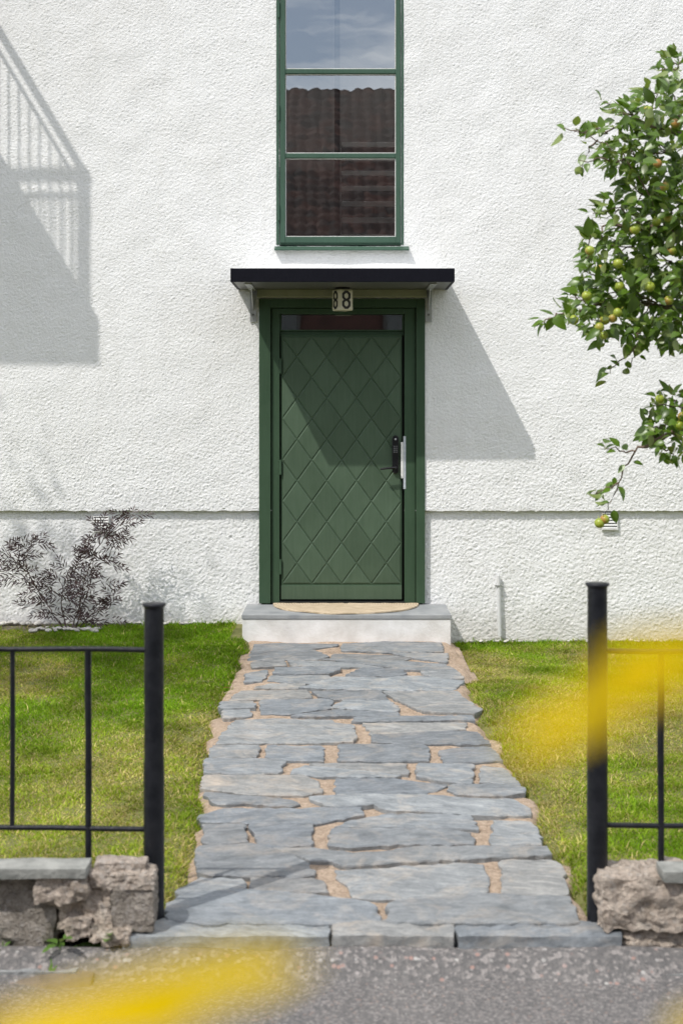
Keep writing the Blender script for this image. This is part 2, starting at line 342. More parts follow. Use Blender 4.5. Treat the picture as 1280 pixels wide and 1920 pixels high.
class MB:
    def __init__(s): s.v = []; s.f = []; s.m = []; s.mi = 0
    def add(s, vs_, fs):
        o = len(s.v); s.v += [tuple(p) for p in vs_]
        s.f += [tuple(i + o for i in f) for f in fs]; s.m += [s.mi] * len(fs); return s
    def box(s, x0, x1, y0, y1, z0, z1):
        return s.add([(x0, y0, z0), (x1, y0, z0), (x1, y1, z0), (x0, y1, z0), (x0, y0, z1), (x1, y0, z1), (x1, y1, z1), (x0, y1, z1)],
                     [(3, 2, 1, 0), (4, 5, 6, 7), (0, 1, 5, 4), (1, 2, 6, 5), (2, 3, 7, 6), (3, 0, 4, 7)])
    def tube(s, pts, rad, n=8, cap=True):
        pts = [Vector(p) for p in pts]; rad = rad if hasattr(rad, '__len__') else [rad] * len(pts)
        vv = []; up = Vector((0.3, 0.2, 0.93))
        for i, p in enumerate(pts):
            t = (pts[min(i + 1, len(pts) - 1)] - pts[max(i - 1, 0)]).normalized()
            if abs(t.dot(up)) > 0.95: u = t.cross(Vector((1, 0.1, 0))).normalized()
            else: u = t.cross(up).normalized()
            w = t.cross(u)
            for k in range(n):
                a = 2 * math.pi * k / n; vv.append(p + (u * math.cos(a) + w * math.sin(a)) * rad[i])
        fs = [(i * n + k, i * n + (k + 1) % n, (i + 1) * n + (k + 1) % n, (i + 1) * n + k) for i in range(len(pts) - 1) for k in range(n)]
        if cap: fs += [tuple(range(n - 1, -1, -1)), tuple((len(pts) - 1) * n + k for k in range(n))]
        return s.add(vv, fs)
    def lathe(s, c, prof, n=24):
        """prof: (radius, z) from bottom to top round a vertical axis"""
        vv = [(c[0] + r * math.cos(2 * math.pi * k / n), c[1] + r * math.sin(2 * math.pi * k / n), c[2] + z) for r, z in prof for k in range(n)]
        fs = [(i * n + k, i * n + (k + 1) % n, (i + 1) * n + (k + 1) % n, (i + 1) * n + k) for i in range(len(prof) - 1) for k in range(n)]
        fs += [tuple(range(n - 1, -1, -1)), tuple((len(prof) - 1) * n + k for k in range(n))]
        return s.add(vv, fs)
    def mesh(s, name):
        me = bpy.data.meshes.new(name); me.from_pydata(s.v, [], s.f)
        if any(s.m): me.polygons.foreach_set('material_index', s.m)
        me.update(); return me
    def build(s, name, mats, parent=None, smooth=None, bevel=0, loc=None):
        me = s.mesh(name)
        return obj(name, me, mats, parent, smooth, bevel, loc)
def obj(name, me, mats, parent=None, smooth=None, bevel=0, loc=None):
    for m in ([mats] if isinstance(mats, str) else mats): me.materials.append(MATS[m])
    if smooth is not None:
        me.polygons.foreach_set('use_smooth', [True] * len(me.polygons))
        if smooth < 179: me.set_sharp_from_angle(angle=math.radians(smooth))
    o = bpy.data.objects.new(name, me)
    if loc is not None: link(o, parent, loc)
    else: link(o, parent)
    if bevel:
        b = o.modifiers.new('bevel', 'BEVEL'); b.width = bevel; b.segments = 2; b.limit_method = 'ANGLE'
    return o
def smoothstep(a, b, x):
    t = np.clip((x - a) / (b - a), 0, 1); return t * t * (3 - 2 * t)

# ------------------------------------------------------------------ ground, road, lawn, path
def ground_z(x, y):
    t = smoothstep(-3.2, -0.2, np.asarray(y, float))
    side = smoothstep(-0.7, 0.8, np.asarray(x, float))
    return t * (0.03 * (1 - side) - 0.10 * side)

def plane_grid(x0, x1, y0, y1, step, zf):
    xs = np.arange(x0, x1 + 1e-6, step); ys = np.arange(y0, y1 + 1e-6, step)
    X, Y = np.meshgrid(xs, ys); Z = zf(X, Y); n, m = X.shape
    i = np.arange(n * m).reshape(n, m)
    F = np.stack([i[:-1, :-1], i[:-1, 1:], i[1:, 1:], i[1:, :-1]], -1).reshape(-1, 4)
    return np.stack([X, Y, Z], -1).reshape(-1, 3), F
def fbm(X, Y, s, seed):
    r = np.random.default_rng(seed); Z = np.zeros_like(X, dtype=float)
    for k in range(9):
        a = r.uniform(0, 6.28); w = s * r.uniform(0.5, 2.4)
        Z += np.sin((X * math.cos(a) + Y * math.sin(a)) * w + r.uniform(0, 6.28)) / (w / s)
    return Z / 4

tag(obj('ground', MB().add([(-400, -400, -0.45), (400, -400, -0.45), (400, 400, -0.45), (-400, 400, -0.45)], [(0, 1, 2, 3)]).mesh('ground'), 'verge_soil'), kind='structure')
V, F = plane_grid(-30, 30, -9.55, -5.55, 0.5, lambda X, Y: -0.085 + 0 * X)
tag(obj('road', fast_mesh('road', V, F), 'asphalt'), kind='structure')
tag(obj('road_verge', MB().add([(-30, -20, -0.10), (30, -20, -0.10), (30, -9.5, -0.10), (-30, -9.5, -0.10)], [(0, 1, 2, 3)]).mesh('road_verge'), 'verge_soil'), kind='structure')
V, F = plane_grid(-2.6, -0.72, -6.30, -5.98, 0.03, lambda X, Y: -0.098 + 0.026 * smoothstep(-6.28, -6.12, Y) + 0.008 * fbm(X, Y, 16, 14))
tag(obj('dirt_strip', fast_mesh('dirt_strip', V, F), 'dirt', smooth=180), kind='structure')
# patched strip of coarse asphalt and dirt against the kerb
V, F = plane_grid(-2.6, 2.6, -6.20, -6.03, 0.03, lambda X, Y: -0.092 + 0.064 * smoothstep(-6.2, -6.06, Y) + 0.005 * fbm(X, Y, 12, 3))
tag(obj('asphalt_patch', fast_mesh('asphalt_patch', V, F), 'asphalt_coarse', smooth=180), kind='structure')

_pl = sorted([(q.y, q.x) for q in (GP(*p) for p in ((468,1203),(440,1262),(424,1300),(404,1350),(388,1400),(380,1500),(374,1600),(330,1680),(312,1720)))])
_pr = sorted([(q.y, q.x) for q in (GP(*p) for p in ((838,1203),(868,1262),(893,1330),(930,1400),(985,1500),(1040,1600),(1085,1690),(1098,1725)))])
def path_edges(y):
    """left and right edge of the flagstone path at world y"""
    y = np.asarray(y, float)
    return np.interp(y, *zip(*_pl)) - 0.01, np.interp(y, *zip(*_pr)) + 0.01
def lawn_h(X, Y):
    L, Rr = path_edges(Y)
    inp = smoothstep(L - 0.05, L + 0.05, X) * (1 - smoothstep(Rr - 0.05, Rr + 0.05, X))
    return ground_z(X, Y) * (1 - inp) + 0.010 * fbm(X, Y, 4, 5) * (1 - inp) - 0.05 * inp
V, F = plane_grid(-5.5, 4.0, -5.93, 0.09, 0.05, lawn_h)
tag(obj('lawn', fast_mesh('lawn', V, F), 'lawn_soil', smooth=180), kind='structure')
V, F = plane_grid(-1.0, 1.1, -5.93, -0.42, 0.02, lambda X, Y: -0.005 + 0.006 * fbm(X, Y, 14, 8) + 0.004 * fbm(X, Y, 50, 9))
Lp, Rp = path_edges(V[:, 1]); jag = 0.05 * fbm(V[:, 0], V[:, 1], 16, 12)
V[:, 2] -= 0.05 * (1 - smoothstep(Lp - 0.04, Lp + 0.04, V[:, 0] + jag)) + 0.05 * smoothstep(Rp - 0.04, Rp + 0.04, V[:, 0] + jag) + 0.3 * (V[:, 0] < Lp - 0.09) + 0.3 * (V[:, 0] > Rp + 0.09)
path = tag(obj('path', fast_mesh('path', V, F), 'joint_sand', smooth=180), kind='structure')

# flagstones: outlines read on the ground plane
ZA = (400, 1190, 2.4615, [
 [(190,40),(300,36),(575,42),(545,52),(450,60),(530,95),(480,108),(165,110),(180,70)],
 [(600,42),(800,30),(1050,35),(1055,75),(830,80),(600,72),(590,55)],
 [(560,85),(815,90),(905,105),(870,115),(545,104)],
 [(825,82),(1080,85),(1075,125),(960,110),(920,103)],
 [(185,125),(320,113),(335,140),(180,150)],
 [(345,115),(490,118),(640,128),(780,150),(560,145),(370,138)],
 [(500,112),(640,112),(870,122),(1060,135),(1120,165),(900,160),(700,135)],
 [(285,150),(575,148),(580,162),(530,180),(280,180)],
 [(150,175),(245,158),(240,190),(220,210),(150,215)],
 [(270,185),(530,184),(535,200),(450,222),(330,215),(255,205)],
 [(690,152),(860,158),(890,178),(840,190),(700,192),(615,185)],
 [(960,167),(1120,168),(1150,200),(1050,203),(975,182)],
 [(560,195),(780,200),(880,190),(970,190),(1150,210),(1105,250),(880,255),(600,250),(400,245),(470,225)],
 [(190,240),(260,222),(420,222),(390,243)],
 [(130,255),(430,250),(450,285),(220,292),(80,300),(90,280)],
 [(460,262),(770,258),(805,300),(560,298),(500,285)],
 [(785,258),(1120,258),(1150,290),(1235,345),(1200,360),(970,350),(880,310),(820,280)],
 [(225,298),(510,292),(545,300),(540,335),(370,360),(220,362)],
 [(40,310),(180,308),(190,335),(35,340)],
 [(600,305),(810,305),(855,340),(845,352),(700,345),(545,335)],
 [(50,345),(165,342),(170,372),(50,382)],
 [(420,362),(560,345),(850,358),(850,372),(640,372),(365,372)]])
ZB = (360, 1330, 2.0645, [
 [(640,26),(1080,22),(1090,38),(620,44)],
 [(170,40),(310,34),(540,40),(545,50),(615,57),(628,95),(620,122),(330,126),(100,125),(120,90)],
 [(665,50),(1060,48),(1055,72),(700,93)],
 [(700,98),(1000,80),(1100,85),(1150,128),(820,130),(697,122)],
 [(85,137),(255,135),(245,182),(70,182)],
 [(295,135),(500,138),(505,195),(400,192),(292,182)],
 [(575,133),(880,135),(910,150),(912,198),(760,200),(572,195)],
 [(960,155),(1000,148),(1140,142),(1170,165),(1195,193),(980,200)],
 [(60,190),(350,192),(360,200),(330,245),(90,245),(50,240)],
 [(460,203),(825,207),(832,248),(640,230)],
 [(395,230),(440,215),(640,236),(800,255),(780,260),(480,257),(385,245)],
 [(880,210),(1080,212),(1075,285),(950,272),(870,255)],
 [(1125,218),(1200,225),(1260,283),(1115,280)],
 [(50,255),(430,252),(480,275),(497,315),(430,326),(230,326),(40,303)],
 [(560,265),(780,263),(985,290),(900,320),(680,320),(560,318)],
 [(1010,290),(1265,288),(1280,320),(1210,332),(1030,328),(990,310)]])
ZC = (340, 1480, 3.3684, [
 [(150,12),(400,32),(700,62),(740,85),(690,100),(400,74),(240,82),(190,52)],
 [(120,150),(270,110),(700,116),(1130,105),(1140,150),(930,190),(850,208),(550,198),(130,190)],
 [(140,215),(390,210),(415,325),(250,335),(150,325)],
 [(440,212),(825,215),(820,260),(810,350),(580,362),(510,355)]])
ZD = (680, 1480, 3.2, [[(790,180),(1000,190),(1050,250),(1060,320),(780,323)]])
ZF = (280, 1600, 2.909, [
 [(150,200),(280,128),(500,132),(515,176),(400,186),(160,206)],
 [(560,127),(880,130),(940,147),(970,203),(860,204),(560,180)]])
ZG = (680, 1600, 2.56, [
 [(670,27),(900,27),(945,50),(975,188),(860,196),(670,182)],
 [(130,245),(240,218),(590,198),(980,208),(1030,325),(440,332),(120,328)]])
ZP = (0, 0, 1.0, [
 [(582,1495),(640,1490),(680,1489),(790,1489),(860,1494),(960,1497),(985,1510),(992,1525),(890,1526),(800,1519),(725,1517),(700,1506),(670,1509),(610,1509)],
 [(717,1526),(800,1525),(880,1528),(894,1553),(860,1551),(830,1548),(700,1548),(630,1548),(660,1537)],
 [(625,1553),(700,1552),(830,1553),(880,1562),(885,1581),(780,1580),(700,1582),(660,1586),(618,1583)],
 [(375,1586),(468,1582),(510,1592),(555,1609),(578,1619),(586,1640),(560,1643),(480,1641),(400,1640),(372,1632)],
 [(514,1590),(585,1590),(660,1600),(720,1597),(790,1587),(1020,1587),(1030,1600),(940,1606),(800,1612),(690,1620),(640,1621),(625,1615),(583,1613)],
 [(630,1628),(700,1625),(850,1615),(905,1618),(912,1645),(905,1670),(770,1679),(690,1680),(662,1677),(660,1662),(640,1645)],
 [(318,1695),(345,1676),(450,1667),(590,1677),(690,1690),(703,1702),(710,1723),(630,1728),(500,1728),(380,1729),(318,1724)]])
def flagstone(pts, seed):
    r = random.Random(seed); n = len(pts); cx = sum(p.x for p in pts) / n; cy = sum(p.y for p in pts) / n
    out = []
    for i in range(n):
        a, b = pts[i], pts[(i + 1) % n]; L = (b - a).length; k = max(1, int(L / 0.028))
        for j in range(k):
            q = a.lerp(b, j / k); q = q + (b - a).normalized() * r.uniform(-0.3, 0.3) * L / k * (j > 0)
            nx = (b - a).normalized().cross(Vector((0, 0, 1)))
            out.append(q + nx * r.uniform(-0.010, 0.010) * (1 if j else 0.4))
    area = sum(out[i].x * out[(i + 1) % len(out)].y - out[(i + 1) % len(out)].x * out[i].y for i in range(len(out)))
    if area < 0: out.reverse()
    m = len(out)
    def inset(d):
        res = []
        for i in range(m):
            t = (out[(i + 1) % m] - out[i - 1]).normalized(); res.append(out[i] + Vector((-t.y, t.x, 0)) * d)
        return res
    top = 0.006 + r.uniform(0, 0.009); tx, ty = r.uniform(-0.008, 0.008), r.uniform(-0.006, 0.008)
    z = lambda p, dz: (p.x, p.y, top + (p.x - cx) * tx - (p.y - cy) * ty + dz)
    r0 = [z(p, -0.045) for p in inset(-0.005)]; r1 = [z(p, -0.0035 + r.uniform(-0.003, 0.002)) for p in inset(-0.009)]
    r2 = [z(p, 0.0) for p in inset(-0.006 + r.uniform(-0.002, 0.004))]
    mb = MB(); mb.add(r0 + r1 + r2, [(i, (i + 1) % m, m + (i + 1) % m, m + i) for i in range(m)] + [(m + i, m + (i + 1) % m, 2 * m + (i + 1) % m, 2 * m + i) for i in range(m)] + [tuple(range(2 * m, 3 * m))])
    return mb
k = 0
for ox, oy, s, polys in (ZA, ZB, ZC, ZD, ZF, ZG, ZP):
    for pl in polys:
        flagstone([GP(ox + x / s, oy + y / s, 0.012) for x, y in pl], 100 + k).build('flagstone', 'slate', path); k += 1

# kerb: a row of granite stones along the road
def rock(name, x0, x1, y0, y1, z0, z1, seed, mat, parent, amp=0.012, cuts=7, freq=9.0, rnd=0.25):
    bm = bmesh.new(); bmesh.ops.create_cube(bm, size=2); bmesh.ops.subdivide_edges(bm, edges=bm.edges[:], cuts=cuts, use_grid_fill=True)
    c = Vector(((x0 + x1) / 2, (y0 + y1) / 2, (z0 + z1) / 2)); h = Vector(((x1 - x0) / 2, (y1 - y0) / 2, (z1 - z0) / 2))
    o = Vector((seed * 3.7, seed * 1.9, seed * 0.7))
    for v in bm.verts:
        s = v.co.copy(); sp = s.normalized() * 1.12
        s = s.lerp(Vector((max(-1, min(1, sp.x)), max(-1, min(1, sp.y)), max(-1, min(1, sp.z)))), rnd)
        p = Vector((s.x * h.x, s.y * h.y, s.z * h.z)) + c
        nrm = Vector((v.co.x ** 3, v.co.y ** 3, v.co.z ** 3)).normalized()
        p += nrm * (mnoise.noise(p * freq + o) * amp * 1.4 + mnoise.noise(p * freq * 2.7 + o) * amp * 0.9 + mnoise.noise(p * freq * 6.5 + o) * amp * 0.55)
        v.co = p
    me = bpy.data.meshes.new(name); bm.to_mesh(me); bm.free()
    return obj(name, me, mat, parent, smooth=42)
kerb = bpy.data.objects.new('kerb', None); link(kerb, None, (0, -6.0, -0.08)); tag(kerb, kind='structure')
for i, (a, b_) in enumerate([(236, 619), (623, 851), (855, 1164)]):
    xa = P(a, 0, -6.02).x; xb = P(b_, 0, -6.02).x
    rock('kerb_stone', xa, xb, -6.055, -5.915, -0.15, 0.006, i + 1, 'slate', kerb, amp=0.008, cuts=18, freq=11, rnd=0.04)
for i, (xa, xb, zt) in enumerate([(-1.04, -0.79, -0.062), (-1.70, -1.06, -0.060), (-2.4, -1.72, -0.06), (0.95, 1.45, -0.07), (1.47, 2.1, -0.065)]):
    rock('kerb_stone', xa, xb, -6.155, -6.085, -0.17, zt, i + 11, 'kerb_granite', kerb, amp=0.006, cuts=7, freq=8, rnd=0.06)

# grass blades
def grass(name, regions, seed):
    r = np.random.default_rng(seed); pts = []
    for (x0, x1, y0, y1, dens) in regions:
        n = int((x1 - x0) * (y1 - y0) * dens); q = np.stack([r.uniform(x0, x1, n), r.uniform(y0, y1, n)], -1); pts.append(q)
    p = np.concatenate(pts); x, y = p[:, 0], p[:, 1]; d = y + DW
    keep = np.abs(x) < 0.245 * d + 0.35
    L, Rr = path_edges(y); w = 0.05 * fbm(x, y, 14, 21) + 0.025 * fbm(x, y, 50, 22)
    edge = np.maximum(L - x, x - Rr) + w + 0.07
    keep &= (edge > 0.0) & (r.uniform(0, 1, len(x)) < np.clip(0.25 + edge / 0.12, 0, 1))
    keep &= ~((y > -0.62) & (np.abs(x - 0.03) < 0.80))
    keep &= ~((y < -5.74) & ((x < -0.66) | (x > 0.90)))
    p = p[keep]; x, y, d, edge = x[keep], y[keep], d[keep], edge[keep]; n = len(x)
    dry = np.clip(fbm(x, y, 2.2, 31) * 0.6 + fbm(x, y, 7, 32) * 0.5 + 0.30 + 0.40 * np.exp(-edge / 0.06) + 0.28 * smoothstep(-2.6, -4.0, y) - 0.3 * smoothstep(-0.7, -0.1, y) + 0.16 * (x > 0), 0, 1)
    h = (0.012 + 0.016 * r.random(n)) * np.where(r.random(n) < 0.06 + 0.12 * np.exp(-edge / 0.08), 1.8, 1.0) * np.clip(1 + 0.5 * fbm(x, y, 18, 41), 0.6, 1.6) * (1 + 0.9 * smoothstep(-0.22, -0.02, y) * r.random(n)) * (1 - 0.3 * dry)
    wd = 0.0013 + 0.0014 * r.random(n) + 0.0006 * (d - 4) / 3
    a = r.uniform(0, 6.283, n); lean = r.uniform(0.15, 1.1, n) * h * (1 + 0.6 * dry); b = r.uniform(0, 6.283, n)
    z = lawn_h(x, y) - 0.004
    ca, sa, cb, sb = np.cos(a), np.sin(a), np.cos(b), np.sin(b)
    V = np.empty((n, 5, 3), np.float32)
    for j, (t, ww) in enumerate([(0, 1), (0, -1), (0.55, 0.8), (0.55, -0.8), (1.0, 0)]):
        V[:, j, 0] = x + ca * wd * ww + cb * lean * t ** 1.7; V[:, j, 1] = y + sa * wd * ww + sb * lean * t ** 1.7
        V[:, j, 2] = z + h * (t - 0.18 * t * t)
    base = np.arange(n)[:, None] * 5
    T = np.concatenate([base + np.array([0, 1, 3]), base + np.array([0, 3, 2]), base + np.array([2, 3, 4])], 0)
    me = fast_mesh(name, V.reshape(-1, 3), T)
    green = np.array([0.175, 0.285, 0.014]); lush = np.array([0.125, 0.255, 0.010]); straw = np.array([0.48, 0.40, 0.17]); yel = np.array([0.30, 0.36, 0.035])
    u = r.random((n, 1)); col = lush * u + green * (1 - u)
    col = col + (yel - col) * np.clip(dry * 1.0 + 0.15 * r.standard_normal(n), 0, 1)[:, None]
    isdry = (r.random(n) < 0.05 + 0.55 * dry ** 2)[:, None]; col = np.where(isdry, straw * (0.7 + 0.5 * u), col)
    col4 = np.ones((n, 5, 4), np.float32); col4[:, :, :3] = col[:, None, :] * r.uniform(0.6, 1.3, (n, 1, 1)) * np.clip(1 + 0.35 * fbm(x, y, 9, 51), 0.6, 1.3)[:, None, None]
    at = me.color_attributes.new('blade', 'FLOAT_COLOR', 'POINT'); at.data.foreach_set('color', col4.ravel())
    return obj(name, me, 'grass_blade')
g = grass('grass', [(-3.2, -0.35, -5.85, -3.6, 24000), (0.6, 3.2, -5.85, -3.6, 24000), (-3.2, -0.4, -3.6, 0.0, 17000), (0.6, 3.2, -3.6, 0.0, 17000)], 4)
tag(g, 'short patchy green lawn grass on both sides of the stone path', 'grass', kind='stuff')

# ------------------------------------------------------------------ the house
house = root('house', (0, 1.0, -0.1), 'white roughcast house with a green front door and tall green window', 'house')
def spectral(nx, nz, step, lam0, lam1, seed):
    r = np.random.default_rng(seed); f = np.fft.rfft2(r.standard_normal((nz, nx)))
    kx = np.fft.rfftfreq(nx, step)[None, :]; kz = np.fft.fftfreq(nz, step)[:, None]; kk = np.hypot(kx, kz) + 1e-6
    g = np.exp(-(kk * lam0) ** 2 * 0.8) * (1 - np.exp(-(kk * lam1) ** 2 * 1.5)); h = np.fft.irfft2(f * g, s=(nz, nx)); return h / h.std()
def rough_sheet(x0, x1, z0, z1, step, yb, amp, lam, seed, holes, edge_bot=False):
    nx = int(round((x1 - x0) / step)) + 1; nz = int(round((z1 - z0) / step)) + 1
    xs = np.linspace(x0, x1, nx); zs = np.linspace(z0, z1, nz); X, Z = np.meshgrid(xs, zs)
    h = spectral(nx, nz, step, lam, lam * 3, seed); h2 = spectral(nx, nz, step, lam * 2.5, lam * 9, seed + 1); h3 = spectral(nx, nz, step, 0.25, 1.2, seed + 2)
    h = np.where(h > 0, h, h * 0.7)
    A = amp(X, Z) if callable(amp) else amp
    Yv = yb - A * (h + 0.45 * h2) - 0.0012 * h3
    if edge_bot:   # the lower lip is trowelled smooth and a little wavy
        Yv = Yv * smoothstep(-0.012, 0.02, Z - z0) - 0.002; Z = Z.copy(); Z[:3] += 0.0018 * spectral(nx, 4, step, 0.08, 0.5, seed + 5)[0]
    i = np.arange(nx * nz).reshape(nz, nx)
    F = np.stack([i[:-1, :-1], i[:-1, 1:], i[1:, 1:], i[1:, :-1]], -1).reshape(-1, 4)
    cx = ((X[:-1, :-1] + X[1:, 1:]) / 2).ravel(); cz = ((Z[:-1, :-1] + Z[1:, 1:]) / 2).ravel()
    k = np.ones(len(F), bool)
    for a, b, c, d in holes: k &= ~((cx > a) & (cx < b) & (cz > c) & (cz < d))
    return np.stack([X, Yv, Z], -1).reshape(-1, 3), F[k]
ZL = 0.868      # underside of the upper render, above the plinth
WTOP = 5.42
def wz(px): return CZ + (HY - px) / 256.41
def wx(px): return (px - 640) / 256.41
V, F = rough_sheet(-3.3, 3.3, ZL, 5.06, 0.0067, 0.0, lambda X, Z: 0.00125 + 0.0006 * smoothstep(1.9, 0.9, Z), 0.0095, 1,
                   [(-0.585, 0.592, 0, 2.405), (-0.455, 0.435, 2.80, 9)], True)
wall = obj('wall', fast_mesh('wall', V, F), 'stucco', house, smooth=180)
V, F = rough_sheet(-3.3, 3.3, -0.32, ZL + 0.03, 0.0075, 0.034, 0.0020, 0.012, 9, [(-0.585, 0.592, -1, 9)])
obj('plinth', fast_mesh('plinth', V, F), 'stucco', house, smooth=180)
# the rest of the shell, outside the view
m = MB(); m.box(-3.3, 3.3, 0.006, 0.03, ZL - 0.001, ZL + 0.0005)      # lip under the upper render
m = MB()
m.box(-7, -3.3, 0.0, 0.3, ZL, 7.2); m.box(3.3, 6, 0.0, 0.3, ZL, 7.2); m.box(-3.3, -0.46, 0.0, 0.3, 5.06, 7.2); m.box(0.44, 3.3, 0.0, 0.3, 5.06, 7.2); m.box(-0.46, 0.44, 0.0, 0.3, WTOP, 7.2)
m.box(-7, -6.7, 0.3, 8.7, -0.3, 7.2); m.box(5.7, 6, 0.3, 8.7, -0.3, 7.2); m.box(-7, 6, 8.7, 9.0, -0.3, 7.2)
m.box(-7, -3.3, 0.034, 0.3, -0.35, ZL); m.box(3.3, 6, 0.034, 0.3, -0.35, ZL)
m.box(-3.3, -0.62, 0.05, 0.3, -0.35, 5.06); m.box(0.62, 3.3, 0.05, 0.3, -0.35, 5.06); m.box(-0.62, 0.62, 0.07, 0.3, 2.43, 2.74)
m.box(-0.62, -0.5, 0.05, 0.3, 2.74, 5.06); m.box(0.49, 0.62, 0.05, 0.3, 2.74, 5.06)
m.box(-3.3, -0.46, -0.001 + 0.012, 0.05, ZL - 0.002, ZL + 0.004); m.box(0.46, 3.3, 0.011, 0.05, ZL - 0.002, ZL + 0.004)
m.build('shell_wall', 'stucco', house)
def rzf(y): return 7.2 + (y + 0.45) * 3.2 / 4.95
m = MB(); hx0, hx1, hy0, hy1 = -0.9, 0.9, 0.5, 2.3        # roof opening, added to let light down onto the stair
def slope(xa, xb, ya, yb_): m.add([(xa, ya, rzf(ya)), (xb, ya, rzf(ya)), (xb, yb_, rzf(yb_)), (xa, yb_, rzf(yb_))], [(0, 1, 2, 3)])
slope(-7.3, hx0, -0.45, 4.5); slope(hx1, 6.3, -0.45, 4.5); slope(hx0, hx1, -0.45, hy0); slope(hx0, hx1, hy1, 4.5)
m.add([(-7.3, 4.5, 10.4), (6.3, 4.5, 10.4), (6.3, 9.45, 7.2), (-7.3, 9.45, 7.2)], [(0, 1, 2, 3)])
m.add([(-7.3, -0.45, 7.2), (6.3, -0.45, 7.2), (6.3, -0.45, 7.05), (-7.3, -0.45, 7.05), (-7.3, 0.1, 7.05), (6.3, 0.1, 7.05)], [(3, 2, 1, 0), (4, 5, 2, 3)])
for x in (-7.0, 6.0): m.add([(x, 0, 7.2), (x, 9, 7.2), (x, 4.5, 10.1)], [(0, 1, 2)])
m.build('roof', 'house_roof', house)

# stairwell seen through the window
m = MB(); x0, x1, y1, z0, z1 = -1.1, 1.15, 4.1, 2.45, 8.6
m.box(x0 - 0.1, x0, 0.3, y1, z0, z1); m.box(x1, x1 + 0.1, 0.3, y1, z0, z1); m.box(x0, x1, y1, y1 + 0.1, z0, z1);
m.build('stairwell_wall', 'interior_wall', house)
MB().box(x0, x1, 0.3, y1, z0 - 0.1, z0).build('landing_floor', 'interior_dark', house)
MB().box(x0, P(634, 0, 1.55).x, 1.55, 1.65, z0, 3.62).build('partition', 'interior_wall', house)
MB().box(P(629, 0, 1.5).x - 0.01, P(636, 0, 1.5).x + 0.005, 1.49, 1.55, z0, 5.2).build('stair_post', 'interior_dark', house)
st = obj('inner_stair', MB().box(0.0, x1 - 0.01, 3.45, 3.55, z0, 2.6).mesh('inner_stair'), 'interior_dark', house)
for i in range(9):
    yy = 1.55 + 0.235 * i; zt = 2.78 + 0.178 * i
    MB().box(0.0, x1 - 0.005, yy + 0.02, yy + 0.04, zt - 0.178, zt - 0.045).build('riser', 'riser_brown', st)
    MB().box(0.0, x1 - 0.005, yy - 0.01, yy + 0.25, zt - 0.045, zt).build('tread', 'tread_pale', st, bevel=0.006)

# window
wf = MB(); fx0, fx1 = wx(518), wx(756); zb = wz(459)
for a, b_, c, d in ((fx0, wx(523.5), zb, WTOP), (wx(752), fx1, zb, WTOP), (wx(523.5), wx(752), zb, zb + 0.012), (wx(523.5), wx(752), WTOP - 0.03, WTOP)):
    wf.box(a, b_, -0.008, 0.10, c, d)
window = wf.build('window', 'green_window', house, bevel=0.003)
sx0, sx1 = wx(525), wx(750.5); gx0, gx1 = wx(535), wx(741.5); sz0 = wz(456); gz = [(wz(444), wz(297)), (wz(287.5), wz(139)), (wz(129.5), wz(-19)), (wz(-29), wz(-177))]
m = MB(); m.box(sx0, gx0, -0.014, 0.05, sz0, WTOP - 0.035); m.box(gx1, sx1, -0.014, 0.05, sz0, WTOP - 0.035)
m.box(gx0, gx1, -0.0135, 0.05, sz0, gz[0][0]); m.box(gx0, gx1, -0.0135, 0.05, gz[3][1], WTOP - 0.035)
m.build('window_sash', 'green_window', window, bevel=0.004)
for i in range(3): MB().box(gx0 - 0.001, gx1 + 0.001, -0.010, 0.04, gz[i][1], gz[i + 1][0]).build('glazing_bar', 'green_window', window, bevel=0.006)
for a, b_ in gz: MB().add([(gx0 - 0.004, 0.012, a - 0.004), (gx1 + 0.004, 0.012, a - 0.004), (gx1 + 0.004, 0.012, b_ + 0.004), (gx0 - 0.004, 0.012, b_ + 0.004)], [(0, 1, 2, 3)]).build('pane', 'window_glass', window)
# narrow putty bead in each pane opening
for a, b_ in gz:
    m = MB(); t = 0.006
    m.box(gx0, gx0 + t, 0.002, 0.011, a, b_); m.box(gx1 - t, gx1, 0.002, 0.011, a, b_); m.box(gx0 + t, gx1 - t, 0.002, 0.011, a, a + t); m.box(gx0 + t, gx1 - t, 0.002, 0.011, b_ - t, b_)
    m.build('putty_bead', 'render_smooth', window)
for py in (20, 213, 400): MB().tube([(wx(523), -0.018, wz(py + 14)), (wx(523), -0.018, wz(py - 14))], 0.008, 8).build('hinge', 'green_window', window, smooth=40)
s = MB(); a, b_ = wx(515), wx(766); zt = wz(459)
s.add([(a, -0.055, zt - 0.036), (b_, -0.055, zt - 0.036), (b_, 0.02, zt - 0.001), (a, 0.02, zt - 0.001), (a, -0.055, zt - 0.046), (b_, -0.055, zt - 0.046), (b_, 0.02, zt - 0.040), (a, 0.02, zt - 0.040)],
      [(0, 1, 2, 3), (4, 5, 1, 0), (5, 6, 2, 1), (7, 4, 0, 3), (7, 6, 5, 4), (6, 7, 3, 2)])
s.build('window_sill', 'green_window', window, bevel=0.002)

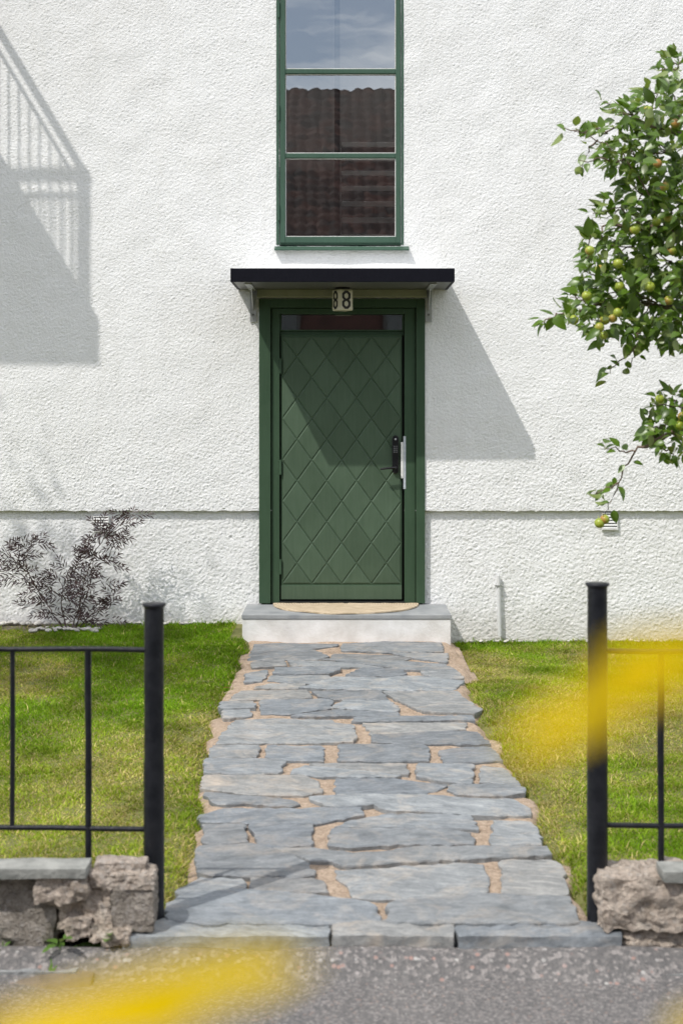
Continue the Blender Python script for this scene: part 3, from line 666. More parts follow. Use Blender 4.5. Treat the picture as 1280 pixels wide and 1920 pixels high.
# door frame, transom and door
zt, zb = wz(560), wz(1131)
fr = MB(); fr.box(wx(522), wx(757), 0.045, 0.20, wz(628), wz(620.5)); door_frame = fr.build('door_frame', 'green_paint', house, bevel=0.003)
for a, b_ in ((486, 507.5), (779.5, 796)): MB().box(wx(a), wx(b_), -0.016, 0.05, zb, zt - 0.001).build('casing', 'green_paint', door_frame, bevel=0.003)
MB().box(wx(507.5), wx(779.5), -0.016, 0.05, wz(577), zt - 0.001).build('casing', 'green_paint', door_frame, bevel=0.003)
for a, b_ in ((509, 524), (758, 778.5)): MB().box(wx(a), wx(b_), 0.008, 0.20, zb, wz(578)).build('jamb', 'green_paint', door_frame, bevel=0.003)
MB().box(wx(524), wx(758), 0.008, 0.20, wz(589), wz(578)).build('jamb', 'green_paint', door_frame, bevel=0.003)
MB().box(wx(507), wx(780), 0.075, 0.24, zb + 0.01, zt).build('rebate', 'black_gap', door_frame)
MB().box(wx(523), wx(758), -0.005, 0.08, zb - 0.004, zb + 0.012).build('threshold', 'black_gap', door_frame)
tz0, tz1 = wz(620), wz(590)
MB().box(wx(524), wx(757), 0.050, 0.058, tz0, tz1).build('transom_pane', 'window_glass', door_frame)
m = MB(); m.box(wx(524), wx(757), 0.030, 0.07, tz0, tz0 + 0.008); m.box(wx(524), wx(527), 0.030, 0.07, tz0 + 0.008, tz1); m.box(wx(754), wx(757), 0.030, 0.07, tz0 + 0.008, tz1); m.build('transom_bead', 'green_paint', door_frame)

LX0, LX1, LZ0, LZ1 = wx(526.5), wx(753.5), wz(1125), wz(626.5)
door = MB().box(LX0, LX1, 0.0264, 0.072, LZ0, LZ1).build('door', 'green_paint', house, bevel=0.003)
MB().box(LX0 + 0.001, LX1 - 0.001, 0.0195, 0.0268, LZ0 + 0.001, wz(1098.5)).build('kick_board', 'green_panel', door, bevel=0.003)
dx0, dx1, dz0, dz1 = wx(528.5), wx(752), wz(1095.5), wz(630.5); du, dv = (dx1 - dx0) / 4, (dz1 - dz0) / 6
def clip_poly(pl, ax, val, keep_less):
    out = []
    for i in range(len(pl)):
        a, b = pl[i], pl[(i + 1) % len(pl)]; ia = (a[ax] <= val) if keep_less else (a[ax] >= val); ib = (b[ax] <= val) if keep_less else (b[ax] >= val)
        if ia: out.append(a)
        if ia != ib:
            t = (val - a[ax]) / (b[ax] - a[ax]); out.append((a[0] + (b[0] - a[0]) * t, a[1] + (b[1] - a[1]) * t))
    return out
def inset_poly(pl, d):
    n = len(pl); lines = []
    for i in range(n):
        a, b = Vector(pl[i]), Vector(pl[(i + 1) % n]); t = (b - a).normalized(); nn = Vector((-t.y, t.x)); lines.append((a + nn * d, t))
    res = []
    for i in range(n):
        (p, t), (q, u) = lines[i - 1], lines[i]; den = t.x * u.y - t.y * u.x
        s_ = ((q.x - p.x) * u.y - (q.y - p.y) * u.x) / den; res.append(p + t * s_)
    return res
for jj in range(0, 13):
    for ii in range(0, 9):
        if (ii + jj) % 2 == 0: continue
        u, v = ii / 2, jj / 2
        pl = [(dx0 + (u - 0.5) * du, dz0 + v * dv), (dx0 + u * du, dz0 + (v - 0.5) * dv), (dx0 + (u + 0.5) * du, dz0 + v * dv), (dx0 + u * du, dz0 + (v + 0.5) * dv)]
        for ax, val, less in ((0, dx0, False), (0, dx1, True), (1, dz0, False), (1, dz1, True)): pl = clip_poly(pl, ax, val, less)
        pl = [p for i, p in enumerate(pl) if (Vector(p) - Vector(pl[i - 1])).length > 1e-5]
        if len(pl) < 3: continue
        n = len(pl); ring = lambda d, y: [(q.x, y, q.y) for q in inset_poly(pl, d)]
        mb = MB(); mb.add(ring(0.0006, 0.0270) + ring(0.0012, 0.0258) + ring(0.0090, 0.0200),
            [(i, (i + 1) % n, n + (i + 1) % n, n + i) for i in range(n)] + [(n + i, n + (i + 1) % n, 2 * n + (i + 1) % n, 2 * n + i) for i in range(n)] + [tuple(range(2 * n, 3 * n))])
        mb.build('diamond_panel', 'green_panel', door)
for py in (686, 876, 1063):
    MB().tube([(wx(525.8), 0.010, wz(py + 14)), (wx(525.8), 0.010, wz(py + 1)), (wx(525.8), 0.010, wz(py)), (wx(525.8), 0.010, wz(py - 14))], [0.0085, 0.0085, 0.0075, 0.0085], 10).build('hinge', 'green_paint', door, smooth=40)
# keypad lock: long rounded plate, keys, cylinder and lever
lx = wx(741); hw = 0.0235; zt_, zb_ = wz(816.5), wz(888)
def pill(mb, cx, hw, z0, z1, ya, yb_, n=10):
    ring = [(cx + hw * math.cos(a), z1 - hw + hw * math.sin(a)) for a in [math.pi * i / n for i in range(n + 1)]] + [(cx + hw * math.cos(a), z0 + hw + hw * math.sin(a)) for a in [math.pi + math.pi * i / n for i in range(n + 1)]]
    k = len(ring); cxm, czm = cx, (z0 + z1) / 2
    back = [(x, ya, z) for x, z in ring]; mid = [(x, yb_ + 0.004, z) for x, z in ring]; fr_ = [(cxm + (x - cxm) * 0.86, yb_, czm + (z - czm) * 0.97) for x, z in ring]
    mb.add(back + mid + fr_, [(i, i + k, (i + 1) % k + k, (i + 1) % k) for i in range(k)] + [(i + k, i + 2 * k, (i + 1) % k + 2 * k, (i + 1) % k + k) for i in range(k)] + [tuple(range(3 * k - 1, 2 * k - 1, -1))])
lk = MB(); pill(lk, lx, hw, zb_, zt_, 0.021, -0.004); lk.mi = 1
for r_ in range(4):
    for c_ in range(3): 
        x = lx - 0.011 + 0.011 * c_; z = wz(836.6 + 3.7 * r_); lk.box(x - 0.0022, x + 0.0022, -0.0062, -0.0035, z - 0.0022, z + 0.0022)
lk.tube([(lx, -0.0035, wz(823.5)), (lx, -0.0085, wz(823.5))], 0.0075, 14)
lk.build('keypad_lock', ['lock_black', 'lock_print'], door, smooth=35)
hz = wz(876.5)
MB().tube([(lx, -0.004, hz), (lx, -0.045, hz), (lx - 0.012, -0.056, hz), (lx - 0.06, -0.058, hz - 0.003), (lx - 0.112, -0.056, hz - 0.010)], [0.010, 0.010, 0.010, 0.0085, 0.008], 10).build('door_handle', 'lock_black', door, smooth=40)
MB().box(wx(751.2), wx(755.8), 0.0, 0.028, wz(897), wz(829)).build('lock_cover', 'vent_white', door, bevel=0.002)
MB().box(wx(756), wx(760.5), 0.0045, 0.05, wz(917), wz(818)).build('strike_plate', 'zinc_strip', door_frame, bevel=0.0015)

# balcony high on the left, only its shadow falls in view
def prism(pl, z0, z1):
    n = len(pl); return MB().add([(x, y, z0) for x, y in pl] + [(x, y, z1) for x, y in pl], [tuple(range(n - 1, -1, -1)), tuple(range(n, 2 * n))] + [(i, (i + 1) % n, n + (i + 1) % n, n + i) for i in range(n)])
def side_x(y): return -3.19 + 0.143 * (-1.5 - y)       # the right side splays outwards
bal = obj('balcony', prism([(-6.2, -1.5), (-3.19, -1.5), (side_x(0), 0.0), (-6.2, 0.0)], 4.69, 5.02).mesh('balcony'), 'concrete_old', house)
def rail_box(name, *a): return MB().box(*a).build(name, 'iron_black', bal)
def rail_bar(name, p, q, r_): return MB().tube([p, q], r_, 8).build(name, 'iron_black', bal)
rt = 5.93
rail_box('railing_post', -3.26, -3.205, -1.45, -1.40, 5.02, rt)
for dz, rr_ in ((0.02, 0.028), (-0.13, 0.014)):
    rail_bar('railing_rail', (-6.2, -1.43, rt + dz), (-3.20, -1.43, rt + dz), rr_); rail_bar('railing_rail', (-3.225, -1.43, rt + dz), (side_x(0) - 0.035, 0.0, rt + dz), rr_)
for i in range(28): x = -3.31 - i * 0.072; rail_bar('railing_baluster', (x, -1.43, 5.02), (x, -1.43, rt - 0.13), 0.0065)
for i in range(19): y = -1.34 + i * 0.069; rail_bar('railing_baluster', (side_x(y) - 0.035, y, 5.02), (side_x(y) - 0.035, y, rt - 0.13), 0.0065)

# ------------------------------------------------------------------ things fixed to the house
DC = 0.68
sc = FPX / (DW - DC)
can = root('door_canopy', (0, -DC / 2, 2.42), 'flat black edged canopy on steel brackets above the green door', 'canopy')
cx0, cx1 = (432 - 640) / sc, (852 - 640) / sc; cz1 = CZ + (HY - 503) / sc; cz0 = CZ + (HY - 528.5) / sc
MB().box(cx0, cx1, -DC, -DC + 0.022, cz0, cz1).build('fascia', 'canopy_black', can, bevel=0.002)
for a, b_ in ((cx0, cx0 + 0.02), (cx1 - 0.02, cx1)): MB().box(a, b_, -DC + 0.023, -0.008, cz0 + 0.002, cz1).build('side_fascia', 'canopy_black', can)
MB().box(cx0 + 0.021, cx1 - 0.021, -DC + 0.023, -0.008, cz0 + 0.03, cz1 - 0.004).build('roof_panel', 'canopy_white', can)
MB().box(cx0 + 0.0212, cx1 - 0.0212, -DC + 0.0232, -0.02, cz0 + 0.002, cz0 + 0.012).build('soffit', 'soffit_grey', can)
MB().box(wx(483), wx(799), -0.07, -0.018, wz(558.5), cz0 + 0.0015).build('wall_beam', 'beam_paint', can, bevel=0.004)
for bxa, bxb in ((469, 480.5), (797, 808.5)):
    a, b_ = wx(bxa), wx(bxb); m = MB(); z0_ = wz(604)
    m.box(a, b_, -0.016, -0.008, z0_, cz0); m.box(a, b_, -DC + 0.1, -0.016, cz0 - 0.008, cz0 + 0.001); 
    mid = (a + b_) / 2
    m.add([(mid - 0.003, -0.016, cz0 - 0.008), (mid - 0.003, -0.22, cz0 - 0.008), (mid - 0.003, -0.016, cz0 - 0.15), (mid + 0.003, -0.016, cz0 - 0.008), (mid + 0.003, -0.22, cz0 - 0.008), (mid + 0.003, -0.016, cz0 - 0.15)],
          [(0, 1, 2), (5, 4, 3), (0, 3, 4, 1), (1, 4, 5, 2), (2, 5, 3, 0)])
    br = m.build('bracket', 'galvanised', can)
    MB().tube([(mid, -0.016, wz(590.5)), (mid, -0.026, wz(590.5))], 0.009, 6).build('bolt', 'bolt_metal', br)

# house number lamp
lamp_y = -0.20; ls = FPX / (DW + lamp_y); lxc = (642 - 640) / ls; lzt = CZ + (HY - 543) / ls; lzb = CZ + (HY - 583) / ls
lamp = root('number_lamp', (lxc, lamp_y, lzb), 'small cream glass lamp with black number 8 under the canopy', 'lamp')
th = math.radians(28); side = 40 / ls / (math.cos(th) + math.sin(th)); hs = side / 2
rot = Matrix.Rotation(th, 4, 'Z')
def lamp_part(mb, name, mt, bevel=0, smooth=None):
    mb.v = [tuple(rot @ Vector(p) + Vector((lxc, lamp_y, 0))) for p in mb.v]; return mb.build(name, mt, lamp, smooth, bevel)
sh = lamp_part(MB().box(-hs, hs, -hs, hs, lzb, lzt), 'lamp_shade', 'lamp_shade', 0.010)
lamp_part(MB().lathe((0, 0, 0), [(0.040, lzt - 0.002), (0.040, cz0 - 0.012), (0.055, cz0 - 0.011), (0.055, cz0 + 0.002)], 20), 'lamp_holder', 'lock_black', 0, 40)
def digit8(w, h, t):
    """flat figure eight with rectangular counters: outline strips in (x, z)"""
    q = []; c = 0.32 * w
    def oct_ring(x0, x1, z0, z1, tt):
        cc = min(c, (z1 - z0) * 0.3); O = [(x0 + cc, z0), (x1 - cc, z0), (x1, z0 + cc), (x1, z1 - cc), (x1 - cc, z1), (x0 + cc, z1), (x0, z1 - cc), (x0, z0 + cc)]
        ci = max(cc - tt * 0.6, 0.0008); X0, X1, Z0, Z1 = x0 + tt, x1 - tt, z0 + tt, z1 - tt
        I = [(X0 + ci, Z0), (X1 - ci, Z0), (X1, Z0 + ci), (X1, Z1 - ci), (X1 - ci, Z1), (X0 + ci, Z1), (X0, Z1 - ci), (X0, Z0 + ci)]
        return O, I
    return [oct_ring(-w / 2, w / 2, -h / 2, t * 0.5, t), oct_ring(-w / 2, w / 2, -t * 0.5, h / 2, t)]
zc = (lzb + lzt) / 2; dw, dh = side * 0.60, (lzt - lzb) * 0.86
for face in (0, 1):
    mb = MB()
    for k_, (O, I) in enumerate(digit8(dw, dh, dw * 0.27)):
        e = 0.0015 + 0.0003 * k_
        pts = [(x, -hs - e, zc + z) for x, z in O] + [(x, -hs - e, zc + z) for x, z in I]
        mb.add(pts, [(i, (i + 1) % 8, 8 + (i + 1) % 8, 8 + i) for i in range(8)])
    if face: mb.v = [tuple(Matrix.Rotation(-math.pi / 2, 4, 'Z') @ Vector(p)) for p in mb.v]
    mb.v = [tuple(rot @ Vector(p) + Vector((lxc, lamp_y, 0))) for p in mb.v]
    mb.build('digit', 'digit_black', sh)

# vents and cable pipe
for px, py0, py1, lab in ((189, 968, 997, 'white louvred air vent in the plinth behind the purple shrub'), (1143, 962, 994, 'white louvred air vent in the plinth right of the hanging apples')):
    a, b_, c_, d_ = wx(px - 15), wx(px + 15), wz(py1), wz(py0); vt = root('air_vent', ((a + b_) / 2, 0.02, c_), lab, 'vent', 'air vents in the plinth')
    m = MB(); m.box(a, a + 0.006, 0.008, 0.03, c_, d_); m.box(b_ - 0.006, b_, 0.008, 0.03, c_, d_); m.box(a + 0.006, b_ - 0.006, 0.008, 0.03, c_, c_ + 0.006); m.box(a + 0.006, b_ - 0.006, 0.008, 0.03, d_ - 0.006, d_)
    m.build('vent_frame', 'vent_white', vt); MB().box(a + 0.004, b_ - 0.004, 0.019, 0.0195, c_ + 0.004, d_ - 0.004).build('vent_backing', 'black_gap', vt)
    n = 5
    for i in range(n):
        z = c_ + 0.008 + (d_ - c_ - 0.016) * (i + 0.5) / n; h = (d_ - c_ - 0.016) / n * 0.36
        MB().add([(a + 0.006, 0.006, z - h), (b_ - 0.006, 0.006, z - h), (b_ - 0.006, 0.018, z + h), (a + 0.006, 0.018, z + h), (a + 0.006, 0.008, z - h - 0.002), (b_ - 0.006, 0.008, z - h - 0.002), (b_ - 0.006, 0.0185, z + h - 0.003), (a + 0.006, 0.0185, z + h - 0.003)],
                 [(0, 1, 2, 3), (7, 6, 5, 4), (4, 5, 1, 0), (3, 2, 6, 7), (0, 3, 7, 4), (1, 5, 6, 2)]).build('slat', 'vent_white', vt)
pp = root('cable_pipe', (wx(934), 0.0, wz(1190)), 'thin pale grey cable pipe standing against the plinth by the lawn', 'pipe')
MB().tube([(wx(936), -0.002, wz(1192)), (wx(935), 0.0, wz(1150)), (wx(933.5), 0.002, wz(1079))], 0.0145, 12).build('pipe', 'pipe_white', pp, smooth=40)
MB().box(wx(927), wx(940), -0.017, 0.012, wz(1099.5), wz(1097)).build('clip', 'galvanised', pp)

# doorstep and mat
SD = 0.53; ss = FPX / (DW - SD)
sx0_, sx1_ = (453 - 640) / ss, (845.5 - 640) / ss; szt = CZ - (1153 - HY) / ss; szm = CZ - (1161 - HY) / ss
step = root('doorstep', (0.03, -SD / 2, 0.0), 'low white rendered doorstep with a grey stone slab', 'step')
m = MB(); m.box(sx0_ + 0.004, sx1_ - 0.002, -SD + 0.006, 0.03, -0.12, szm); m.build('step_base', 'render_smooth', step, bevel=0.006)
MB().box(sx0_, sx1_, -SD, 0.01, szm + 0.0005, szt).build('slab', 'step_slab', step, bevel=0.003)
dm = MB(); n = 64; mx_, my_, ry = 0.032, -0.05, 0.40
ang = [math.pi + math.pi * i / n for i in range(n + 1)]; rr = 0.53
def mat_ring(f, z): return [(mx_ + rr * f * math.cos(a) * (1 + 0.006 * math.sin(9 * a)), -0.03 + (rr * 0.92) * f * math.sin(a) * (1 + 0.02 * math.sin(7 * a + 1)), szt + z + 0.002 * math.sin(a * 11)) for a in ang]
rings = [mat_ring(1.0, 0.003), mat_ring(1.0, 0.013), mat_ring(0.97, 0.016)] + [mat_ring(f, 0.0155 - 0.002 * (i % 2)) for i, f in enumerate((0.86, 0.8, 0.7, 0.64, 0.52, 0.46, 0.3, 0.22, 0.05))]
k_ = n + 1
dm.add([p for rg in rings for p in rg], [(r_ * k_ + i, r_ * k_ + i + 1, (r_ + 1) * k_ + i + 1, (r_ + 1) * k_ + i) for r_ in range(len(rings) - 1) for i in range(n)])
dm.v = [(x - mx_, y + 0.03, z - szt) for x, y, z in dm.v]
o = dm.build('doormat', 'jute', None, smooth=60, loc=(mx_, -0.03, szt)); tag(o, 'half round straw coloured jute doormat on the doorstep slab', 'doormat')

# ------------------------------------------------------------------ iron fences on stone walls
FY = -5.9; fs = FPX / (DW + FY)
def fx(px): return (px - 640) / fs
def fz(py): return CZ - (py - HY) / fs
def fence(label, post_px, post_top, sgn, top_rail, low_rail, bars, xend, base_y):
    f = root('iron_fence', (fx(post_px), FY, -0.05), label, 'fence', 'black iron fences either side of the path')
    r_ = 19 / fs; zt = fz(post_top); z0_ = fz(base_y) - 0.06
    c = (fx(post_px), FY, 0); prof = []
    rng = random.Random(post_px)
    for i in range(26):
        t = i / 25; prof.append((r_ * (1 + 0.012 * rng.uniform(-1, 1)) * (1.02 if t < 0.55 else 0.97), z0_ + (zt - 0.012 - z0_) * t))
    po = MB(); po.lathe(c, prof, 24); post = po.build('post', 'iron_black', f, smooth=50)
    rc = 22.5 / fs; MB().lathe(c, [(r_ * 0.96, zt - 0.015), (rc * 0.9, zt - 0.009), (rc, zt - 0.007), (rc, zt - 0.002), (rc * 0.96, zt), (rc * 0.6, zt + 0.0015)], 28).build('post_cap', 'iron_black', post, smooth=50)
    for (ya, yb_), rr_ in ((top_rail, 0.0085), (low_rail, 0.0085)):
        n = 14; xs = [c[0] + sgn * r_ * 0.8 + (xend - c[0]) * i / n for i in range(n + 1)]
        pts = [(x, FY + 0.003 * rng.uniform(-1, 1), fz(ya + (yb_ - ya) * min(1, abs(x - c[0]) / 0.6)) + 0.002 * rng.uniform(-1, 1)) for x in xs]
        MB().tube(pts, rr_, 8).build('rail', 'iron_black', f, smooth=50)
    for x, lg in bars:
        zb2 = 0.02 if lg else fz(low_rail[1]) - 0.004; rb = 0.0105 if lg else 0.0078
        tl = 0.004 * rng.uniform(-1, 1)
        zs_ = [zb2 + (fz(top_rail[1]) - zb2) * i / 6 for i in range(7)]
        MB().tube([(x + tl * (i / 6) + 0.0012 * rng.uniform(-1, 1), FY + 0.001 * (-1) ** i, z) for i, z in enumerate(zs_)], [rb * (1 + 0.05 * rng.uniform(-1, 1)) for _ in zs_], 10).build('bar', 'iron_black', f, smooth=50)
    return f
fence('black iron fence with round post left of the stone path', 289, 1131, -1, (1218, 1216), (1556, 1551), [(fx(166), 1)] + [(fx(23) - 0.241 * i, i % 2) for i in range(6)], -2.6, 1728)
fence('black iron fence with taller round post right of the stone path', 1119, 1093, 1, (1219, 1222), (1547, 1550), [(fx(1238), 1)] + [(fx(1238) + 0.241 * (i + 1), (i + 1) % 2 == 0) for i in range(5)], 2.5, 1726)

WY0 = -6.05; ws = FPX / (DW + WY0)
def sx(px): return (px - 640) / ws
def sz(py): return CZ - (py - HY) / ws
lw = root('garden_wall', (-1.1, -5.95, -0.1), 'low crumbling stone wall under the fence left of the path', 'wall', 'low stone walls under the fences')
for i, (a, b_, t, bt, y0, y1, mt, am) in enumerate([
    (-140, 101, 1646, 1790, WY0 + 0.03, -5.945, 'concrete_old', 0.010), (68, 164, 1641, 1691, WY0 - 0.02, -5.95, 'wall_stone', 0.012),
    (106, 206, 1668, 1745, WY0 + 0.01, -5.945, 'wall_stone', 0.014), (168, 216, 1641, 1668, WY0 + 0.0, -5.945, 'wall_stone', 0.010),
    (205, 288, 1641, 1670, WY0 + 0.005, -5.945, 'wall_stone', 0.008), (196, 246, 1738, 1772, WY0 - 0.012, -5.95, 'wall_stone', 0.010), (208, 288, 1664, 1750, WY0 + 0.008, -5.945, 'concrete_old', 0.006),
    (174, 271, 1624, 1642, WY0 + 0.03, -5.955, 'wall_stone', 0.006), (128, 172, 1722, 1762, WY0 - 0.01, -5.95, 'wall_stone', 0.012), (168, 212, 1728, 1765, WY0 - 0.005, -5.95, 'wall_stone', 0.012),
    (100, 132, 1700, 1765, WY0 + 0.05, -5.95, 'concrete_old', 0.012),
    (-330, -142, 1646, 1790, WY0 + 0.02, -5.945, 'wall_stone', 0.014), (-560, -332, 1644, 1790, WY0 + 0.02, -5.945, 'wall_stone', 0.014), (-800, -562, 1646, 1790, WY0 + 0.02, -5.945, 'wall_stone', 0.014)]):
    rock('stone', sx(a), sx(b_), y0, y1, sz(bt), sz(t), 30 + i, mt, lw, am, 15, 17.0, 0.07)
for a, b_ in ((-330, 166), (-800, -333)): rock('coping_slab', sx(a), sx(b_), WY0 - 0.035, -5.975, sz(1641), sz(1623), 60, 'coping_grey', lw, 0.003, 8, 8, 0.03)
rw = root('garden_wall', (1.1, -5.95, -0.1), 'low rough boulder wall under the fence right of the path', 'wall', 'low stone walls under the fences')
for i, (a, b_, t, bt, y0, y1, am) in enumerate([(1128, 1330, 1648, 1752, WY0 + 0.01, -5.86, 0.014), (1168, 1340, 1744, 1800, WY0 + 0.03, -5.8, 0.016), (1332, 1560, 1650, 1800, WY0 + 0.02, -5.78, 0.018), (1562, 1800, 1650, 1800, WY0 + 0.02, -5.78, 0.018)]):
    rock('stone', sx(a), sx(b_), y0, y1, sz(bt), sz(t), 80 + i, 'wall_stone', rw, am, 20, 15.0, 0.12)
for a, b_ in ((1240, 1500), (1503, 1800)): rock('coping_slab', sx(a), sx(b_), WY0 - 0.02, -5.965, sz(1652), sz(1632), 70, 'coping_grey', rw, 0.003, 8, 8, 0.03)

# ------------------------------------------------------------------ apple tree
def leaf_mesh(L, W, fold, curl, n=5):
    vs_ = []; fs_ = []
    for i in range(n + 1):
        t = i / n; w = W * 0.5 * (math.sin(math.pi * min(1, t ** 0.8)) ** 0.8 if 0 < t < 1 else 0.02) * (1 - 0.15 * t); x = L * t; z = -curl * L * t * t
        vs_ += [(x, -w, z + fold * w), (x, 0, z), (x, w, z + fold * w)]
    for i in range(n): a = i * 3; fs_ += [(a, a + 3, a + 4, a + 1), (a + 1, a + 4, a + 5, a + 2)]
    return vs_, fs_
LEAFV = [leaf_mesh(0.076, 0.046, 0.25, 0.25), leaf_mesh(0.066, 0.042, 0.45, 0.45), leaf_mesh(0.082, 0.046, 0.18, 0.10), leaf_mesh(0.058, 0.038, 0.35, 0.35)]
leaf_me = []
for vs_, fs_ in LEAFV:
    me = bpy.data.meshes.new('leaf'); me.from_pydata(vs_, [], fs_); me.polygons.foreach_set('use_smooth', [True] * len(fs_)); me.materials.append(MATS['apple_leaf']); me.update(); leaf_me.append(me)
TX, TY = 2.75, -4.3
tree = root('apple_tree', (TX, TY, -0.05), 'apple tree branches with green leaves and small ripening apples', 'tree')
r = random.Random(21)
TD = 6.0
def T(px, py, dd=0.0): return P(px, py, TD - DW + dd)
limbs = []
def limb(pts, r0, r1, name='branch', mt='twig_bark'):
    pts = [Vector(p) for p in pts]; full = []
    for i in range(len(pts) - 1):
        for j in range(4):
            q = pts[i].lerp(pts[i + 1], j / 4); full.append(q + Vector((r.uniform(-1, 1), r.uniform(-1, 1), r.uniform(-1, 1))) * 0.012 * (0 < i + j))
    full.append(pts[-1]); n = len(full)
    MB().tube(full, [r0 + (r1 - r0) * i / (n - 1) for i in range(n)], 7).build(name, mt, tree, smooth=60); limbs.append(full); return full
top = Vector((TX - 0.1, TY - 0.1, 1.55))
limb([(TX, TY, -0.15), (TX + 0.03, TY, 0.5), (TX - 0.05, TY - 0.03, 1.1), top], 0.11, 0.075, 'trunk', 'bark')
mains = [([top, T(1560, 560, 0.0), T(1380, 470), T(1250, 430), T(1140, 420)], 0.045, 0.006), ([top, T(1580, 480, 0.1), T(1420, 330, 0.1), T(1290, 260), T(1190, 220)], 0.045, 0.006),
         ([top, T(1520, 620, 0.1), T(1360, 600, 0.15), T(1230, 570, 0.12), T(1120, 575, 0.05), T(1045, 590)], 0.024, 0.003), ([top, T(1520, 700, 0.1), T(1400, 760), T(1300, 775), T(1225, 832), T(1190, 846)], 0.03, 0.004),
         ([top, T(1600, 300, 0.3), T(1480, 120, 0.3), T(1330, 60, 0.2), T(1270, 120, 0.1)], 0.045, 0.006), ([top, (2.9, -4.2, 2.4), (3.1, -4.0, 3.2), (3.0, -3.9, 3.8)], 0.06, 0.012),
         ([top, (3.3, -4.4, 2.2), (3.8, -4.4, 2.9)], 0.05, 0.012), ([top, (2.5, -3.7, 2.3), (2.4, -3.3, 2.9)], 0.04, 0.01)]
for pts, a, b_ in mains: limb(pts, a, b_)
twigs = [[(1190,846),(1165,890),(1142,940),(1133,965)], [(1190,846),(1160,842),(1130,836)], [(1158,905),(1130,918),(1105,932)], [(1250,600),(1190,650),(1153,688),(1128,706)], [(1190,650),(1182,685)],
         [(1250,430),(1180,300),(1120,262),(1075,246)], [(1180,300),(1130,300),(1085,300)], [(1190,220),(1150,205),(1130,190)], [(1150,240),(1095,250),(1050,240)], [(1120,262),(1095,290),(1085,320)], [(1230,440),(1160,390),(1110,400)], [(1140,420),(1110,445),(1095,490)],
         [(1225,832),(1215,790),(1230,745)], [(1290,260),(1260,180),(1245,130)], [(1225,832),(1260,850),(1265,870)], [(1120,580),(1085,560),(1070,545)], [(1045,590),(1025,595),(1015,605)], [(1300,775),(1260,760),(1225,762)], [(1300,775),(1250,800),(1215,800)]]
leaves = []     # (position, direction)
def leaf_dir(out=None):
    d = Vector((r.gauss(-0.25, 0.7), r.gauss(-0.2, 0.6), r.gauss(-0.15, 0.55)))
    if out is not None: d += out * 0.9
    return d.normalized()
for tw in twigs:
    dd = r.uniform(-0.15, 0.1); pts = [T(x, y, dd if i else dd * 0.3) for i, (x, y) in enumerate(tw)]; full = limb(pts, 0.0042, 0.0016, 'twig')
    for q in full[2:]:
        for _ in range(r.choice((0, 1, 1, 2))): leaves.append((q + Vector((r.gauss(0, 0.012), r.gauss(0, 0.02), r.gauss(0, 0.012))), leaf_dir((full[-1] - full[0]).normalized() * 0.5)))
blobs = [(1262,128,30),(1228,195,40),(1178,215,30),(1130,250,18),(1150,300,24),(1182,292,44),(1245,285,58),(1200,362,42),(1252,400,58),(1152,392,26),(1118,452,26),(1180,462,52),(1250,490,60),(1112,520,34),(1160,540,52),(1092,566,30),
         (1060,585,16),(1130,604,36),(1222,568,58),(1262,625,38),(1192,625,28),(1258,752,28),(1270,825,38),(1232,800,18),(1310,200,70),(1320,380,80),(1320,560,80),(1330,780,60),(1400,300,110),(1420,500,120),(1420,700,80),(1500,380,120),(1400,120,100),(1560,250,140),(1650,450,160)]
for bx, by, br in blobs:
    n = int(br * br * 0.047 * (1 if bx < 1300 else 0.6)) + 2
    for _ in range(n):
        a = r.uniform(0, 6.283); q = br * math.sqrt(r.random()) * r.uniform(0.75, 1.12)
        pt = T(bx + q * math.cos(a), by + q * math.sin(a), r.gauss(0, 0.14 if bx < 1300 else 0.3)); leaves.append((pt, leaf_dir(Vector((math.cos(a), 0, -math.sin(a))) * 0.6)))
    if bx < 1300:   # short spurs carrying the cluster
        for _ in range(max(1, br // 14)):
            a = r.uniform(2.0, 4.6); c0 = T(bx + 8, by, 0); c1 = T(bx + br * 0.85 * math.cos(a), by + br * 0.85 * math.sin(a), r.uniform(-0.1, 0.1)); limb([c0, c1], 0.0035, 0.0015, 'twig')
for full in limbs[6:9]:
    for q in full[5:]:
        for _ in range(55): leaves.append((q + Vector((r.gauss(0, 0.28), r.gauss(0, 0.28), r.gauss(0, 0.25))), leaf_dir()))
def leaf_matrix(p, d, s):
    up = Vector((r.gauss(-0.1, 0.5), r.gauss(-0.75, 0.5), 1)).normalized() * (-1 if r.random() < 0.14 else 1); y = up.cross(d)
    if y.length < 0.05: y = Vector((0, 1, 0)).cross(d)
    y.normalize(); z = d.cross(y); M = Matrix((d, y, z)).transposed().to_4x4()
    return Matrix.Translation(p) @ M @ Matrix.Scale(s, 4)
items = [(p, leaf_matrix(p, d, r.choice((r.uniform(0.5, 0.8), r.uniform(0.7, 1.05)))), r.randrange(4)) for p, d in leaves]
def in_frame(p):
    d = p.y + DW; return abs(p.x) * FPX / d < 650
items.sort(key=lambda it: (not in_frame(it[0]), it[0].y))
for p, M, k_ in items[:300]:
    o = bpy.data.objects.new('leaf', leaf_me[k_]); C.objects.link(o); o.parent = tree; o.matrix_local = Matrix.Translation(-WLOC[tree]) @ M
def stuff_leaves(name, its, meshes, mt, parent):
    Vs, Fs, off = [], [], 0
    for p, M, k_ in its:
        vs_, fs_ = meshes[k_]; A = np.array(M); v = np.asarray(vs_) @ A[:3, :3].T + A[:3, 3]; Vs.append(v); Fs.append(np.asarray(fs_) + off); off += len(vs_)
    o = obj(name, fast_mesh(name, np.concatenate(Vs), np.concatenate(Fs)), mt, parent, smooth=180); o['kind'] = 'stuff'; return o
stuff_leaves('crown', items[300:], LEAFV, 'apple_leaf', tree)
